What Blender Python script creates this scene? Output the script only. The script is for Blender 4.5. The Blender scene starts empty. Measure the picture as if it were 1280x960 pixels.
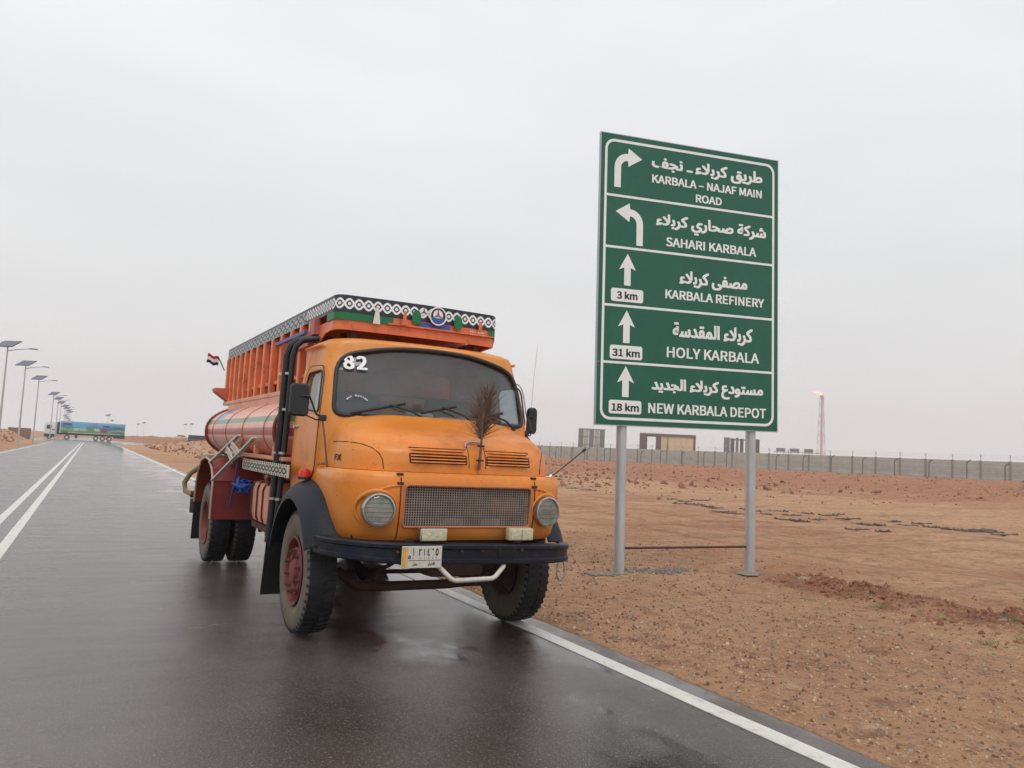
import bpy, bmesh, math, random
import mathutils
from mathutils import Vector, Matrix, noise
PI = math.pi
rad = math.radians
random.seed(11)
S = bpy.context.scene
COL = S.collection

# ------------------------------------------------------------------ camera
cam = bpy.data.cameras.new("camera"); cam_o = bpy.data.objects.new("camera", cam); COL.objects.link(cam_o)
cR = Vector((0.88373487, -0.46534214, 0.04969285)); cU = Vector((-0.08478317, -0.05476996, 0.99489299)); cF = Vector((0.46024396, 0.88343474, 0.0878553))
cam_o.matrix_world = Matrix(((cR.x, cU.x, -cF.x, 0), (cR.y, cU.y, -cF.y, 0), (cR.z, cU.z, -cF.z, 1.5544), (0, 0, 0, 1)))
cam.sensor_width = 36; cam.lens = 36 * 1000.07 / 1280; cam.clip_start = .05; cam.clip_end = 9000
S.camera = cam_o

# ------------------------------------------------------------------ sky and light
W = bpy.data.worlds.new("World"); S.world = W; W.use_nodes = True
nt = W.node_tree; N = nt.nodes; Lk = nt.links
bg = N['Background']
SUN_EL, SUN_AZ = rad(58), rad(200)
sky = N.new('ShaderNodeTexSky'); sky.sky_type = 'NISHITA'; sky.sun_disc = False; sky.sun_elevation = SUN_EL; sky.sun_rotation = SUN_AZ
sky.air_density = 1.0; sky.dust_density = 6.0
tc = N.new('ShaderNodeTexCoord'); sep = N.new('ShaderNodeSeparateXYZ'); Lk.new(tc.outputs['Generated'], sep.inputs[0])
ramp = N.new('ShaderNodeValToRGB'); Lk.new(sep.outputs['Z'], ramp.inputs[0])
cr = ramp.color_ramp; cr.elements[0].position = 0.0; cr.elements[0].color = (8.0, 8.08, 8.15, 1)
cr.elements[1].position = 0.75; cr.elements[1].color = (8.7, 8.9, 9.3, 1)
for p_, c_ in ((0.10, (7.7, 7.85, 7.95, 1)), (0.25, (7.7, 7.92, 8.05, 1)), (.42, (8.4, 8.65, 8.95, 1))):
    e = cr.elements.new(p_); e.color = c_
mp = N.new('ShaderNodeMapping'); mp.inputs['Scale'].default_value = (1.2, 1.2, 4.0); Lk.new(tc.outputs['Generated'], mp.inputs[0])
cn = N.new('ShaderNodeTexNoise'); cn.inputs['Scale'].default_value = 1.6; cn.inputs['Detail'].default_value = 5; cn.inputs['Roughness'].default_value = .5; Lk.new(mp.outputs[0], cn.inputs['Vector'])
cm = N.new('ShaderNodeMapRange'); cm.inputs['From Min'].default_value = .3; cm.inputs['From Max'].default_value = .7; cm.inputs['To Min'].default_value = .94; cm.inputs['To Max'].default_value = 1.05; Lk.new(cn.outputs['Fac'], cm.inputs['Value'])
mul = N.new('ShaderNodeVectorMath'); mul.operation = 'SCALE'; Lk.new(ramp.outputs[0], mul.inputs[0]); Lk.new(cm.outputs[0], mul.inputs['Scale'])
mx = N.new('ShaderNodeMix'); mx.data_type = 'RGBA'; mx.inputs['Factor'].default_value = .97
Lk.new(sky.outputs[0], mx.inputs['A']); Lk.new(mul.outputs[0], mx.inputs['B']); Lk.new(mx.outputs['Result'], bg.inputs[0])
bg.inputs[1].default_value = 0.10
sun = bpy.data.lights.new("sun", 'SUN'); sun.energy = 0.9; sun.angle = rad(30); sun.color = (1, .97, .93)
sun_o = bpy.data.objects.new("sun", sun); COL.objects.link(sun_o)
sd = Vector((math.sin(SUN_AZ) * math.cos(SUN_EL), math.cos(SUN_AZ) * math.cos(SUN_EL), math.sin(SUN_EL)))
sun_o.rotation_euler = sd.to_track_quat('Z', 'Y').to_euler(); sun_o.location = (0, -20, 40)
S.view_settings.view_transform = 'Standard'; S.view_settings.look = 'None'; S.view_settings.gamma = 1; S.view_settings.exposure = 0.12
S.cycles.max_bounces = 8; S.cycles.transparent_max_bounces = 12; S.cycles.volume_bounces = 2

# ------------------------------------------------------------------ materials
def L(c):  # sRGB 0-255 -> linear
    return tuple((x / 255 / 12.92 if x / 255 <= .04045 else ((x / 255 + .055) / 1.055) ** 2.4) for x in c) + (1,)
MATS = {}
def mat(name, col, rough=.5, metal=0, var=.12, scale=4, dirt=None, damt=.5, dscale=3, bump=0, bscale=60, coat=0, stretch=None, spec=.5):
    if name in MATS: return MATS[name]
    m = bpy.data.materials.new(name); m.use_nodes = True; t = m.node_tree; n = t.nodes; l = t.links
    b = n['Principled BSDF']; b.inputs['Roughness'].default_value = rough; b.inputs['Metallic'].default_value = metal
    b.inputs['Coat Weight'].default_value = coat; b.inputs['Coat Roughness'].default_value = .2; b.inputs['Specular IOR Level'].default_value = spec
    co = n.new('ShaderNodeTexCoord'); src = co.outputs['Object']
    if stretch:
        mpn = n.new('ShaderNodeMapping'); mpn.inputs['Scale'].default_value = stretch; l.new(src, mpn.inputs[0]); src = mpn.outputs[0]
    no = n.new('ShaderNodeTexNoise'); no.inputs['Scale'].default_value = scale; no.inputs['Detail'].default_value = 6; no.inputs['Roughness'].default_value = .6; l.new(src, no.inputs['Vector'])
    mr = n.new('ShaderNodeMapRange'); mr.inputs['From Min'].default_value = .25; mr.inputs['From Max'].default_value = .75; mr.inputs['To Min'].default_value = 1 - var; mr.inputs['To Max'].default_value = 1 + var; l.new(no.outputs['Fac'], mr.inputs['Value'])
    vm = n.new('ShaderNodeVectorMath'); vm.operation = 'SCALE'; vm.inputs[0].default_value = col[:3]; l.new(mr.outputs[0], vm.inputs['Scale'])
    out = vm.outputs[0]
    if dirt:
        n2 = n.new('ShaderNodeTexNoise'); n2.inputs['Scale'].default_value = dscale; n2.inputs['Detail'].default_value = 9; n2.inputs['Roughness'].default_value = .72; l.new(src, n2.inputs['Vector'])
        m2 = n.new('ShaderNodeMapRange'); m2.inputs['From Min'].default_value = .52; m2.inputs['From Max'].default_value = .70; m2.inputs['To Max'].default_value = damt; l.new(n2.outputs['Fac'], m2.inputs['Value'])
        mi = n.new('ShaderNodeMix'); mi.data_type = 'RGBA'; l.new(m2.outputs[0], mi.inputs['Factor']); l.new(out, mi.inputs['A']); mi.inputs['B'].default_value = dirt; out = mi.outputs['Result']
        ma = n.new('ShaderNodeMath'); ma.operation = 'MULTIPLY_ADD'; ma.inputs[1].default_value = .3; ma.inputs[2].default_value = rough; l.new(m2.outputs[0], ma.inputs[0]); l.new(ma.outputs[0], b.inputs['Roughness'])
    l.new(out, b.inputs['Base Color'])
    if bump:
        n3 = n.new('ShaderNodeTexNoise'); n3.inputs['Scale'].default_value = bscale; n3.inputs['Detail'].default_value = 5; l.new(src, n3.inputs['Vector'])
        bp = n.new('ShaderNodeBump'); bp.inputs['Strength'].default_value = bump; bp.inputs['Distance'].default_value = .02; l.new(n3.outputs['Fac'], bp.inputs['Height']); l.new(bp.outputs[0], b.inputs['Normal'])
    MATS[name] = m
    return m
ORANGE = mat('orange_paint', L((224, 128, 30)), .40, var=.14, scale=2.2, dirt=L((150, 72, 30)), damt=.45, dscale=2.6, bump=.05, bscale=9, coat=.25)
def weather(m, fade, chip, amt=.5):
    t = m.node_tree; n = t.nodes; l = t.links; b = n['Principled BSDF']; src = b.inputs['Base Color'].links[0].from_socket; co = n.new('ShaderNodeTexCoord')
    for sc, lo, hi, a, col, det in ((.9, .45, .65, amt, fade, 5), (7, .60, .66, .35, fade, 8), (24, .665, .69, .8, chip, 5), (60, .69, .71, .8, chip, 3)):
        k = n.new('ShaderNodeTexNoise'); k.inputs['Scale'].default_value = sc; k.inputs['Detail'].default_value = det; k.inputs['Roughness'].default_value = .65; l.new(co.outputs['Object'], k.inputs['Vector'])
        r = n.new('ShaderNodeMapRange'); r.inputs['From Min'].default_value = lo; r.inputs['From Max'].default_value = hi; r.inputs['To Max'].default_value = a; l.new(k.outputs['Fac'], r.inputs['Value'])
        x = n.new('ShaderNodeMix'); x.data_type = 'RGBA'; l.new(r.outputs[0], x.inputs['Factor']); l.new(src, x.inputs['A']); x.inputs['B'].default_value = col; src = x.outputs['Result']
    # road dust low on the body
    sp = n.new('ShaderNodeSeparateXYZ'); l.new(co.outputs['Object'], sp.inputs[0]); k = n.new('ShaderNodeTexNoise'); k.inputs['Scale'].default_value = 3; k.inputs['Detail'].default_value = 8; l.new(co.outputs['Object'], k.inputs['Vector'])
    a = n.new('ShaderNodeMath'); a.operation = 'MULTIPLY_ADD'; l.new(k.outputs['Fac'], a.inputs[0]); a.inputs[1].default_value = .5; l.new(sp.outputs['Z'], a.inputs[2])
    r = n.new('ShaderNodeMapRange'); r.inputs['From Min'].default_value = 1.15; r.inputs['From Max'].default_value = 1.5; r.inputs['To Min'].default_value = .40; r.inputs['To Max'].default_value = 0; l.new(a.outputs[0], r.inputs['Value'])
    x = n.new('ShaderNodeMix'); x.data_type = 'RGBA'; l.new(r.outputs[0], x.inputs['Factor']); l.new(src, x.inputs['A']); x.inputs['B'].default_value = L((150, 92, 52)); l.new(x.outputs['Result'], b.inputs['Base Color'])
weather(ORANGE, L((218, 152, 74)), L((92, 52, 34)), .65)
ORANGE_RED = mat('orange_red_paint', L((220, 116, 68)), .42, var=.16, scale=3, dirt=L((120, 60, 42)), damt=.6, dscale=5, bump=.08, bscale=14, coat=.15)
PANEL_OR = mat('box_panel_paint', L((202, 106, 72)), .5, var=.18, scale=4, dirt=L((110, 55, 42)), damt=.6, dscale=4)
SALMON = mat('salmon_paint', L((214, 146, 116)), .4, var=.12, scale=3, dirt=L((140, 70, 52)), damt=.5, dscale=4)
MAROON = mat('maroon_paint', L((128, 48, 46)), .42, var=.15, scale=4, dirt=L((90, 60, 50)), damt=.5, dscale=5)
RIM = mat('rim_paint', L((122, 60, 58)), .6, var=.25, scale=9, dirt=L((98, 72, 62)), damt=.8, dscale=12, bump=.2)
RIM_DUSTY = mat('dusty_rim_inside', L((96, 72, 62)), .8, var=.25, scale=12, bump=.3)
RUBBER = mat('tyre_rubber', L((30, 30, 33)), .62, var=.25, scale=14, dirt=L((70, 64, 58)), damt=.4, dscale=5, bump=.2, bscale=90)
SIDEWALL = mat('tyre_sidewall', L((108, 100, 88)), .85, var=.22, scale=10, dirt=L((60, 58, 54)), damt=.5, dscale=6, bump=.15, bscale=60)
BLACK = mat('black_plastic', L((34, 35, 38)), .45, var=.2, scale=8)
BLACKP = mat('black_paint', L((20, 24, 36)), .42, spec=.3, var=.2, scale=5, dirt=L((74, 72, 70)), damt=.35, dscale=9)
GUARD = mat('mudguard_black', L((34, 37, 44)), .55, spec=.25, var=.2, scale=4, dirt=L((84, 80, 76)), damt=.35, dscale=6)
CHASSIS = mat('chassis_rust', L((74, 50, 42)), .8, var=.3, scale=9, dirt=L((110, 76, 60)), damt=.6, dscale=7, bump=.2)
DARK = mat('dark_void', L((24, 22, 24)), .9)
INTER = mat('cab_interior', L((62, 66, 70)), .8, var=.2)
SEATM = mat('seat_fabric', L((60, 60, 64)), .9, var=.2)
CURT = mat('curtain_fabric', L((205, 210, 200)), .9, var=.1, stretch=(1, 14, 1), scale=3)
CHROME = mat('dull_chrome', L((190, 190, 188)), .28, 1, var=.1, scale=12, dirt=L((120, 110, 98)), damt=.5, dscale=12)
GALV = mat('galvanised_steel', L((190, 195, 198)), .42, .5, var=.16, scale=7, dirt=L((205, 208, 210)), damt=.5, dscale=5, stretch=(1, 1, .25), bump=.05, bscale=30)
WHITE = mat('white_paint', L((222, 220, 214)), .5, var=.08, scale=9)
WHITED = mat('worn_white_paint', L((205, 200, 190)), .6, var=.12, scale=9, dirt=L((140, 120, 104)), damt=.5, dscale=8)
GREEN = mat('green_paint', L((20, 112, 62)), .45, var=.15)
PGREEN = mat('pale_green_paint', L((120, 140, 118)), .5, var=.15)
BLUE = mat('blue_paint', L((52, 86, 160)), .45, var=.15)
BLUEROPE = mat('blue_rope', L((30, 92, 178)), .6, var=.35, scale=30)
PINK = mat('faded_red_paint', L((178, 96, 92)), .5, var=.15)
RED = mat('red_lens', L((214, 40, 24)), .25, var=.1)
YELL = mat('yellow_paint', L((222, 160, 60)), .5, var=.15, scale=20)
CREAM = mat('fog_lamp_glass', L((196, 192, 160)), .2, var=.2, scale=30, bump=.4, bscale=50)
HOSE = mat('tan_hose', L((150, 128, 98)), .7, var=.2)
GAP = mat('panel_gap', L((70, 36, 20)), .8)
TAN = mat('dry_palm', L((108, 82, 70)), .85, var=.3, scale=20)
SIGNG = mat('sign_green', L((14, 92, 72)), .42, var=.06, scale=1.5, dirt=L((48, 112, 88)), damt=.4, dscale=1.2)
SIGNW = mat('sign_white', L((238, 240, 240)), .45, var=.05)
ALU = mat('aluminium_edge', L((170, 176, 176)), .4, .8, var=.1)
INK = mat('black_print', L((36, 36, 38)), .6)
CONC = mat('concrete', L((172, 171, 164)), .9, var=.16, scale=.8, dirt=L((110, 108, 104)), damt=.5, dscale=.6, bump=.2, bscale=6)
CONCD = mat('concrete_dark', L((112, 111, 110)), .9, var=.2, scale=.7)
FOOT = mat('fresh_cement', L((132, 124, 114)), .9, var=.25, scale=14, bump=.5, bscale=30)
SOLAR = mat('solar_cells', L((74, 78, 96)), .25, var=.2, scale=3)

def glass(name, tint, refl=.02, dust=.08, dust_sheen=(.4, .4, .38, 1), rough=.02):
    m = bpy.data.materials.new(name); m.use_nodes = True; t = m.node_tree; n = t.nodes; l = t.links; n.clear()
    o = n.new('ShaderNodeOutputMaterial'); tr = n.new('ShaderNodeBsdfTransparent'); tr.inputs[0].default_value = tint
    gl = n.new('ShaderNodeBsdfGlossy'); gl.inputs['Roughness'].default_value = rough; gl.inputs[0].default_value = (1, 1, 1, 1)
    lw = n.new('ShaderNodeLayerWeight'); lw.inputs[0].default_value = .5
    pw = n.new('ShaderNodeMath'); pw.operation = 'POWER'; pw.inputs[1].default_value = 5; l.new(lw.outputs['Facing'], pw.inputs[0])
    fr = n.new('ShaderNodeMath'); fr.operation = 'MULTIPLY_ADD'; fr.inputs[1].default_value = .95; fr.inputs[2].default_value = .04; l.new(pw.outputs[0], fr.inputs[0])
    ad = n.new('ShaderNodeMath'); ad.operation = 'ADD'; ad.inputs[1].default_value = refl; l.new(fr.outputs[0], ad.inputs[0])
    m1 = n.new('ShaderNodeMixShader'); l.new(ad.outputs[0], m1.inputs[0]); l.new(tr.outputs[0], m1.inputs[1]); l.new(gl.outputs[0], m1.inputs[2])
    df = n.new('ShaderNodeBsdfDiffuse'); df.inputs[0].default_value = dust_sheen
    no = n.new('ShaderNodeTexNoise'); no.inputs['Scale'].default_value = 3; no.inputs['Detail'].default_value = 8
    tcx = n.new('ShaderNodeTexCoord'); l.new(tcx.outputs['Object'], no.inputs['Vector'])
    mr = n.new('ShaderNodeMapRange'); mr.inputs['From Min'].default_value = .3; mr.inputs['From Max'].default_value = .75; mr.inputs['To Min'].default_value = dust * .5; mr.inputs['To Max'].default_value = dust * 1.6; l.new(no.outputs['Fac'], mr.inputs['Value'])
    m2 = n.new('ShaderNodeMixShader'); l.new(mr.outputs[0], m2.inputs[0]); l.new(m1.outputs[0], m2.inputs[1]); l.new(df.outputs[0], m2.inputs[2])
    l.new(m2.outputs[0], o.inputs[0]); return m
WGLASS = glass('windscreen_glass', (.50, .58, .62, 1), .035, .14, (.25, .31, .33, 1))  # bluish dust layer also paints in the sky's reflection
SGLASS = glass('side_glass', (.7, .76, .74, 1), .03, .16, (.5, .55, .5, 1))
LENS = glass('lamp_lens', (.95, .95, .92, 1), .04, .14, (.75, .74, .68, 1), .1)

# ------------------------------------------------------------------ mesh helpers
class MB:
    def __init__(s): s.v = []; s.f = []; s.m = []; s.mats = []
    def mi(s, m):
        if m not in s.mats: s.mats.append(m)
        return s.mats.index(m)
    def add(s, vs, fs, m, M=None):
        k = len(s.v); i = s.mi(m)
        s.v += [tuple(M @ Vector(v)) for v in vs] if M is not None else [tuple(v) for v in vs]
        for f in fs: s.f.append(tuple(a + k for a in f)); s.m.append(i)
    def box(s, x0, x1, y0, y1, z0, z1, m, M=None):
        vs = [(x0, y0, z0), (x1, y0, z0), (x1, y1, z0), (x0, y1, z0), (x0, y0, z1), (x1, y0, z1), (x1, y1, z1), (x0, y1, z1)]
        s.add(vs, [(3, 2, 1, 0), (4, 5, 6, 7), (0, 1, 5, 4), (1, 2, 6, 5), (2, 3, 7, 6), (3, 0, 4, 7)], m, M)
    def bbox(s, x0, x1, y0, y1, z0, z1, m, b=.01, M=None):  # bevelled box
        b = min(b, (x1 - x0) / 2.01, (y1 - y0) / 2.01, (z1 - z0) / 2.01)
        bm = bmesh.new(); bmesh.ops.create_cube(bm, size=1)
        for v in bm.verts: v.co = Vector(((x0 + x1) / 2 + v.co.x * (x1 - x0), (y0 + y1) / 2 + v.co.y * (y1 - y0), (z0 + z1) / 2 + v.co.z * (z1 - z0)))
        bmesh.ops.bevel(bm, geom=bm.edges[:], offset=b, segments=2, affect='EDGES', profile=.6)
        bm.verts.index_update()
        s.add([v.co.copy() for v in bm.verts], [tuple(v.index for v in f.verts) for f in bm.faces], m, M); bm.free()
    def cyl(s, a, b, r, m, n=12, r2=None, caps=True, M=None):
        a = Vector(a); b = Vector(b); d = (b - a).normalized(); u = d.orthogonal().normalized(); w = d.cross(u); r2 = r if r2 is None else r2
        vs = []; 
        for p, q in ((a, r), (b, r2)):
            for i in range(n):
                t = 2 * PI * i / n; vs.append(p + u * math.cos(t) * q + w * math.sin(t) * q)
        fs = [(i, (i + 1) % n, n + (i + 1) % n, n + i) for i in range(n)]
        if caps: fs += [tuple(range(n - 1, -1, -1)), tuple(range(n, 2 * n))]
        s.add(vs, fs, m, M)
    def tube(s, pts, r, m, n=8, closed=False, M=None):
        pts = [Vector(p) for p in pts]; c = len(pts); vs = []; up = None
        for i, p in enumerate(pts):
            a = pts[(i - 1) % c] if (closed or i > 0) else p; b = pts[(i + 1) % c] if (closed or i < c - 1) else p
            d = (b - a).normalized()
            if up is None: up = d.orthogonal().normalized()
            up = (up - d * up.dot(d)).normalized(); w = d.cross(up)
            q = r(i / (c - 1)) if callable(r) else r
            for k in range(n):
                t = 2 * PI * k / n; vs.append(p + up * math.cos(t) * q + w * math.sin(t) * q)
        fs = []
        for i in range(c if closed else c - 1):
            j = (i + 1) % c
            for k in range(n): fs.append((i * n + k, i * n + (k + 1) % n, j * n + (k + 1) % n, j * n + k))
        if not closed: fs += [tuple(range(n - 1, -1, -1)), tuple((c - 1) * n + k for k in range(n))]
        s.add(vs, fs, m, M)
    def lathe(s, prof, m, n=32, M=None, mats=None):  # profile (axial x, radius) about X axis
        vs = []
        for (x, r) in prof:
            for k in range(n):
                t = 2 * PI * k / n; vs.append((x, math.cos(t) * r, math.sin(t) * r))
        for i in range(len(prof) - 1):
            pass
        k0 = len(s.v)
        s.v += [tuple(M @ Vector(v)) for v in vs] if M is not None else vs
        for i in range(len(prof) - 1):
            mm = s.mi(mats[i] if mats else m)
            for k in range(n):
                s.f.append((k0 + i * n + k, k0 + i * n + (k + 1) % n, k0 + (i + 1) * n + (k + 1) % n, k0 + (i + 1) * n + k)); s.m.append(mm)
    def prism(s, poly, fn, m, M=None, both=True):  # poly 2d, fn(p, side 0/1) -> 3d point
        n = len(poly); vs = [fn(p, 0) for p in poly] + [fn(p, 1) for p in poly]
        fs = [(i, (i + 1) % n, n + (i + 1) % n, n + i) for i in range(n)] + [tuple(range(n - 1, -1, -1)), tuple(range(n, 2 * n))]
        s.add(vs, fs, m, M)
    def grid(s, rows, m, closed_u=False, M=None):
        nr = len(rows); nc = len(rows[0]); vs = [p for r in rows for p in r]; fs = []
        for i in range(nr - 1):
            for j in range(nc if closed_u else nc - 1):
                k = (j + 1) % nc; fs.append((i * nc + j, i * nc + k, (i + 1) * nc + k, (i + 1) * nc + j))
        s.add(vs, fs, m, M)
    def mesh(s, name, smooth=None):
        me = bpy.data.meshes.new(name); me.from_pydata([tuple(v) for v in s.v], [], s.f); me.update()
        for m in s.mats: me.materials.append(m)
        me.polygons.foreach_set('material_index', s.m)
        if smooth is not None:
            me.polygons.foreach_set('use_smooth', [True] * len(me.polygons)); me.set_sharp_from_angle(angle=rad(smooth))
        return me
    def obj(s, name, parent=None, smooth=None, fix=False, **kw):
        me = s.mesh(name, smooth)
        if fix:
            bm = bmesh.new(); bm.from_mesh(me); bmesh.ops.recalc_face_normals(bm, faces=bm.faces[:]); bm.to_mesh(me); bm.free()
        return link(name, me, parent, **kw)
def link(name, me, parent=None, loc=None, rot=None, label=None, cat=None, group=None, kind=None):
    o = bpy.data.objects.new(name, me); COL.objects.link(o)
    if parent: o.parent = parent
    if loc is not None: o.location = loc
    if rot is not None: o.rotation_euler = rot
    for k, v in (('label', label), ('category', cat), ('group', group), ('kind', kind)):
        if v: o[k] = v
    return o
def thing(name, label, cat, loc=(0, 0, 0), rz=0, group=None): return link(name, None, None, loc, (0, 0, rz), label, cat, group)
def dup(o, parent=None, label=None, loc=None, rot=None):
    c = o.copy(); COL.objects.link(c)
    if parent: c.parent = parent
    if label: c['label'] = label
    if loc is not None: c.location = loc
    if rot is not None: c.rotation_euler = rot
    for ch in list(o.children): dup(ch, c)
    return c
def rrect(x0, x1, y0, y1, r, n=6):
    out = []
    for cx, cy, a in ((x1 - r, y1 - r, 0), (x0 + r, y1 - r, 90), (x0 + r, y0 + r, 180), (x1 - r, y0 + r, 270)):
        for i in range(n + 1):
            t = rad(a + 90 * i / n); out.append((cx + r * math.cos(t), cy + r * math.sin(t)))
    return out
def rpoly(pts, r, n=6):  # rounded polygon corners
    out = []; c = len(pts)
    for i in range(c):
        p = Vector(pts[i]); a = Vector(pts[i - 1]); b = Vector(pts[(i + 1) % c]); rr = r[i] if isinstance(r, (list, tuple)) else r
        da = (a - p); db = (b - p); rr = min(rr, da.length * .48, db.length * .48)
        s0 = p + da.normalized() * rr; s1 = p + db.normalized() * rr
        for k in range(n + 1):
            t = k / n; q = s0 * (1 - t) ** 2 + p * 2 * t * (1 - t) + s1 * t * t; out.append((q.x, q.y))
    return out
def evalmesh(me, mods):
    """mesh through boolean modifiers; mods = [(mesh, operation)]"""
    o = bpy.data.objects.new('tmp', me); COL.objects.link(o); cut = []
    for m2, op in mods:
        c = bpy.data.objects.new('tmpc', m2); COL.objects.link(c); cut.append(c)
        b = o.modifiers.new('b', 'BOOLEAN'); b.object = c; b.operation = op; b.solver = 'EXACT'
    dg = bpy.context.evaluated_depsgraph_get(); r = bpy.data.meshes.new_from_object(o.evaluated_get(dg), depsgraph=dg)
    for c in cut + [o]: bpy.data.objects.remove(c)
    return r
def smooth(me, a=35):
    me.polygons.foreach_set('use_smooth', [True] * len(me.polygons)); me.set_sharp_from_angle(angle=rad(a)); return me

# ------------------------------------------------------------------ text helper
AF = {'ا': ('\ufe8d', '\ufe8e'), 'ب': ('\ufe8f', '\ufe90', '\ufe91', '\ufe92'), 'ة': ('\ufe93', '\ufe94'), 'ت': ('\ufe95', '\ufe96', '\ufe97', '\ufe98'), 'ج': ('\ufe9d', '\ufe9e', '\ufe9f', '\ufea0'), 'ح': ('\ufea1', '\ufea2', '\ufea3', '\ufea4'), 'د': ('\ufea9', '\ufeaa'), 'ر': ('\ufead', '\ufeae'), 'س': ('\ufeb1', '\ufeb2', '\ufeb3', '\ufeb4'), 'ش': ('\ufeb5', '\ufeb6', '\ufeb7', '\ufeb8'), 'ص': ('\ufeb9', '\ufeba', '\ufebb', '\ufebc'), 'ط': ('\ufec1', '\ufec2', '\ufec3', '\ufec4'), 'ع': ('\ufec9', '\ufeca', '\ufecb', '\ufecc'), 'ف': ('\ufed1', '\ufed2', '\ufed3', '\ufed4'), 'ق': ('\ufed5', '\ufed6', '\ufed7', '\ufed8'), 'ك': ('\ufed9', '\ufeda', '\ufedb', '\ufedc'), 'ل': ('\ufedd', '\ufede', '\ufedf', '\ufee0'), 'م': ('\ufee1', '\ufee2', '\ufee3', '\ufee4'), 'ن': ('\ufee5', '\ufee6', '\ufee7', '\ufee8'), 'و': ('\ufeed', '\ufeee'), 'ى': ('\ufeef', '\ufef0'), 'ي': ('\ufef1', '\ufef2', '\ufef3', '\ufef4'), 'لا': ('\ufefb', '\ufefc')}
def arabic(s):
    out = []; i = 0; pj = False
    while i < len(s):
        ch = s[i]
        if s[i:i + 2] == 'لا': ch = 'لا'
        i += len(ch)
        if ch not in AF: out.append(ch); pj = False; continue
        f = AF[ch]; nj = i < len(s) and s[i] in AF and len(f) == 4
        out.append(f[(3 if nj else 1) if pj else (2 if nj else 0)]); pj = nj
    return ''.join(reversed(out))
try:
    LATIN = bpy.data.fonts.load(bpy.utils.system_resource('DATAFILES', path='fonts') + '/Noto Sans CJK Regular.woff2')
except Exception:
    LATIN = None
def text(s, m, x0, x1, y, h=None, bold=.012, conv=None, name='lettering', parent=None, ar=False, latin=True):
    """flat lettering between x0 and x1 on baseline y; h = cap height; conv maps (x, y, depth) to 3d"""
    c = bpy.data.curves.new('t', 'FONT'); c.body = arabic(s) if ar else s; c.resolution_u = 3
    if LATIN and latin and not ar: c.font = LATIN
    o = bpy.data.objects.new('t', c); COL.objects.link(o)
    dg = bpy.context.evaluated_depsgraph_get(); me = bpy.data.meshes.new_from_object(o.evaluated_get(dg), depsgraph=dg)
    bpy.data.objects.remove(o)
    vs = [v.co.copy() for v in me.vertices]; fs = [tuple(p.vertices) for p in me.polygons]
    ax = min(v.x for v in vs); bx = max(v.x for v in vs); ay = min(v.y for v in vs) if ar else 0; by = max(v.y for v in vs)
    sx = (x1 - x0 - 2 * bold) / (bx - ax); sy = (h / (by - ay)) if h else sx
    mb = MB(); sh = [(0, 0)] + ([(bold * a, bold * b) for a, b in ((1, .6), (-1, .6), (1, -.6), (-1, -.6), (1, 0), (-1, 0))] if bold else [])
    for k, (dx, dy) in enumerate(sh):
        mb.add([conv(x0 + bold + (v.x - ax) * sx + dx, y + (v.y - ay) * sy + dy, k * .00025) for v in vs], fs, m)
    return mb.obj(name, parent)

# ------------------------------------------------------------------ ground, road
WP = Vector((76.43, 44.92)); WD = Vector((-0.20961856, 0.97778324)); WN = Vector((-0.97778324, -0.20961856))
def fbm(x, y, s, o=4): return noise.fractal(Vector((x * s, y * s, 3.7)), .8, 2.1, o)
def sst(a, b, x): t = max(0, min(1, (x - a) / (b - a))); return t * t * (3 - 2 * t)
def terrain(x, y):
    r = math.hypot(x, y)
    edge = 3.93
    if -5.75 < x < edge + .02: return -.07
    z = 0.0
    if x >= edge:
        z = -.012 + .012 * sst(edge, edge + .5, x) + .012 * fbm(x, y, 1.3) * sst(edge, edge + .7, x)
        z += .045 * sst(7.5, 9, x) * fbm(x, y, .5)
        # low soil ridge running past the sign footings
        c = 8.9 + .18 * math.sin(y * .9) - .0 * y
        ridge = math.exp(-((x - c) / .38) ** 2) * sst(9.2, 7.8, y) * sst(1.5, 4, y)
        z += ridge * (.11 + .12 * fbm(x, y, 3.0, 6))
        d = (Vector((x, y)) - WP).dot(WN)
        if d > -30 and y > -120:
            fall = sst(260, 180, y)
            z += (1.28 * sst(38, 9, d) ** .9 * (1 + .10 * fbm(x, y, .12)) + .22 * sst(36, 24, d) * fbm(x, y, .45, 6)) * fall
            if d < 4: z = z * .0 + max(z - .3, .7) if d < 3.2 else z
        z += 1.25 * sst(50, 150, y) * sst(7, 16, x) * sst(60, 30, x) * (.6 + .5 * abs(fbm(x, y, .06)) + .22 * fbm(x, y, .35) + .14 * fbm(x, y, 1.1))
        z += .05 * fbm(x, y, .9, 5) * sst(10.5, 14, x) * sst(130, 90, y)
    else:
        dd = -5.75 - x
        z = -.01 + .03 * fbm(x, y, .6) * sst(0, 2, dd)
        z += sst(2.6, 6.5, dd) * (1.35 + .35 * abs(fbm(x, y, .06)) + .22 * fbm(x, y, .35) + .12 * fbm(x, y, 1.1)) * sst(40, 90, y)
    far = sst(200, 330, r)
    z += far * (-.25 + .3 * fbm(x, y, .01))
    if 140 < y < 220:
        k = sst(152, 158, y + max(0, 9 - abs(x)) * .9) * sst(219, 216, y); z = z * (1 - k) - .08 * k
    return z
def axis(segs):
    out = [segs[0][0]]
    for a, b, st in segs:
        n = max(1, round((b - a) / st))
        out += [a + (b - a) * (i + 1) / n for i in range(n)]
    return out
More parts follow.
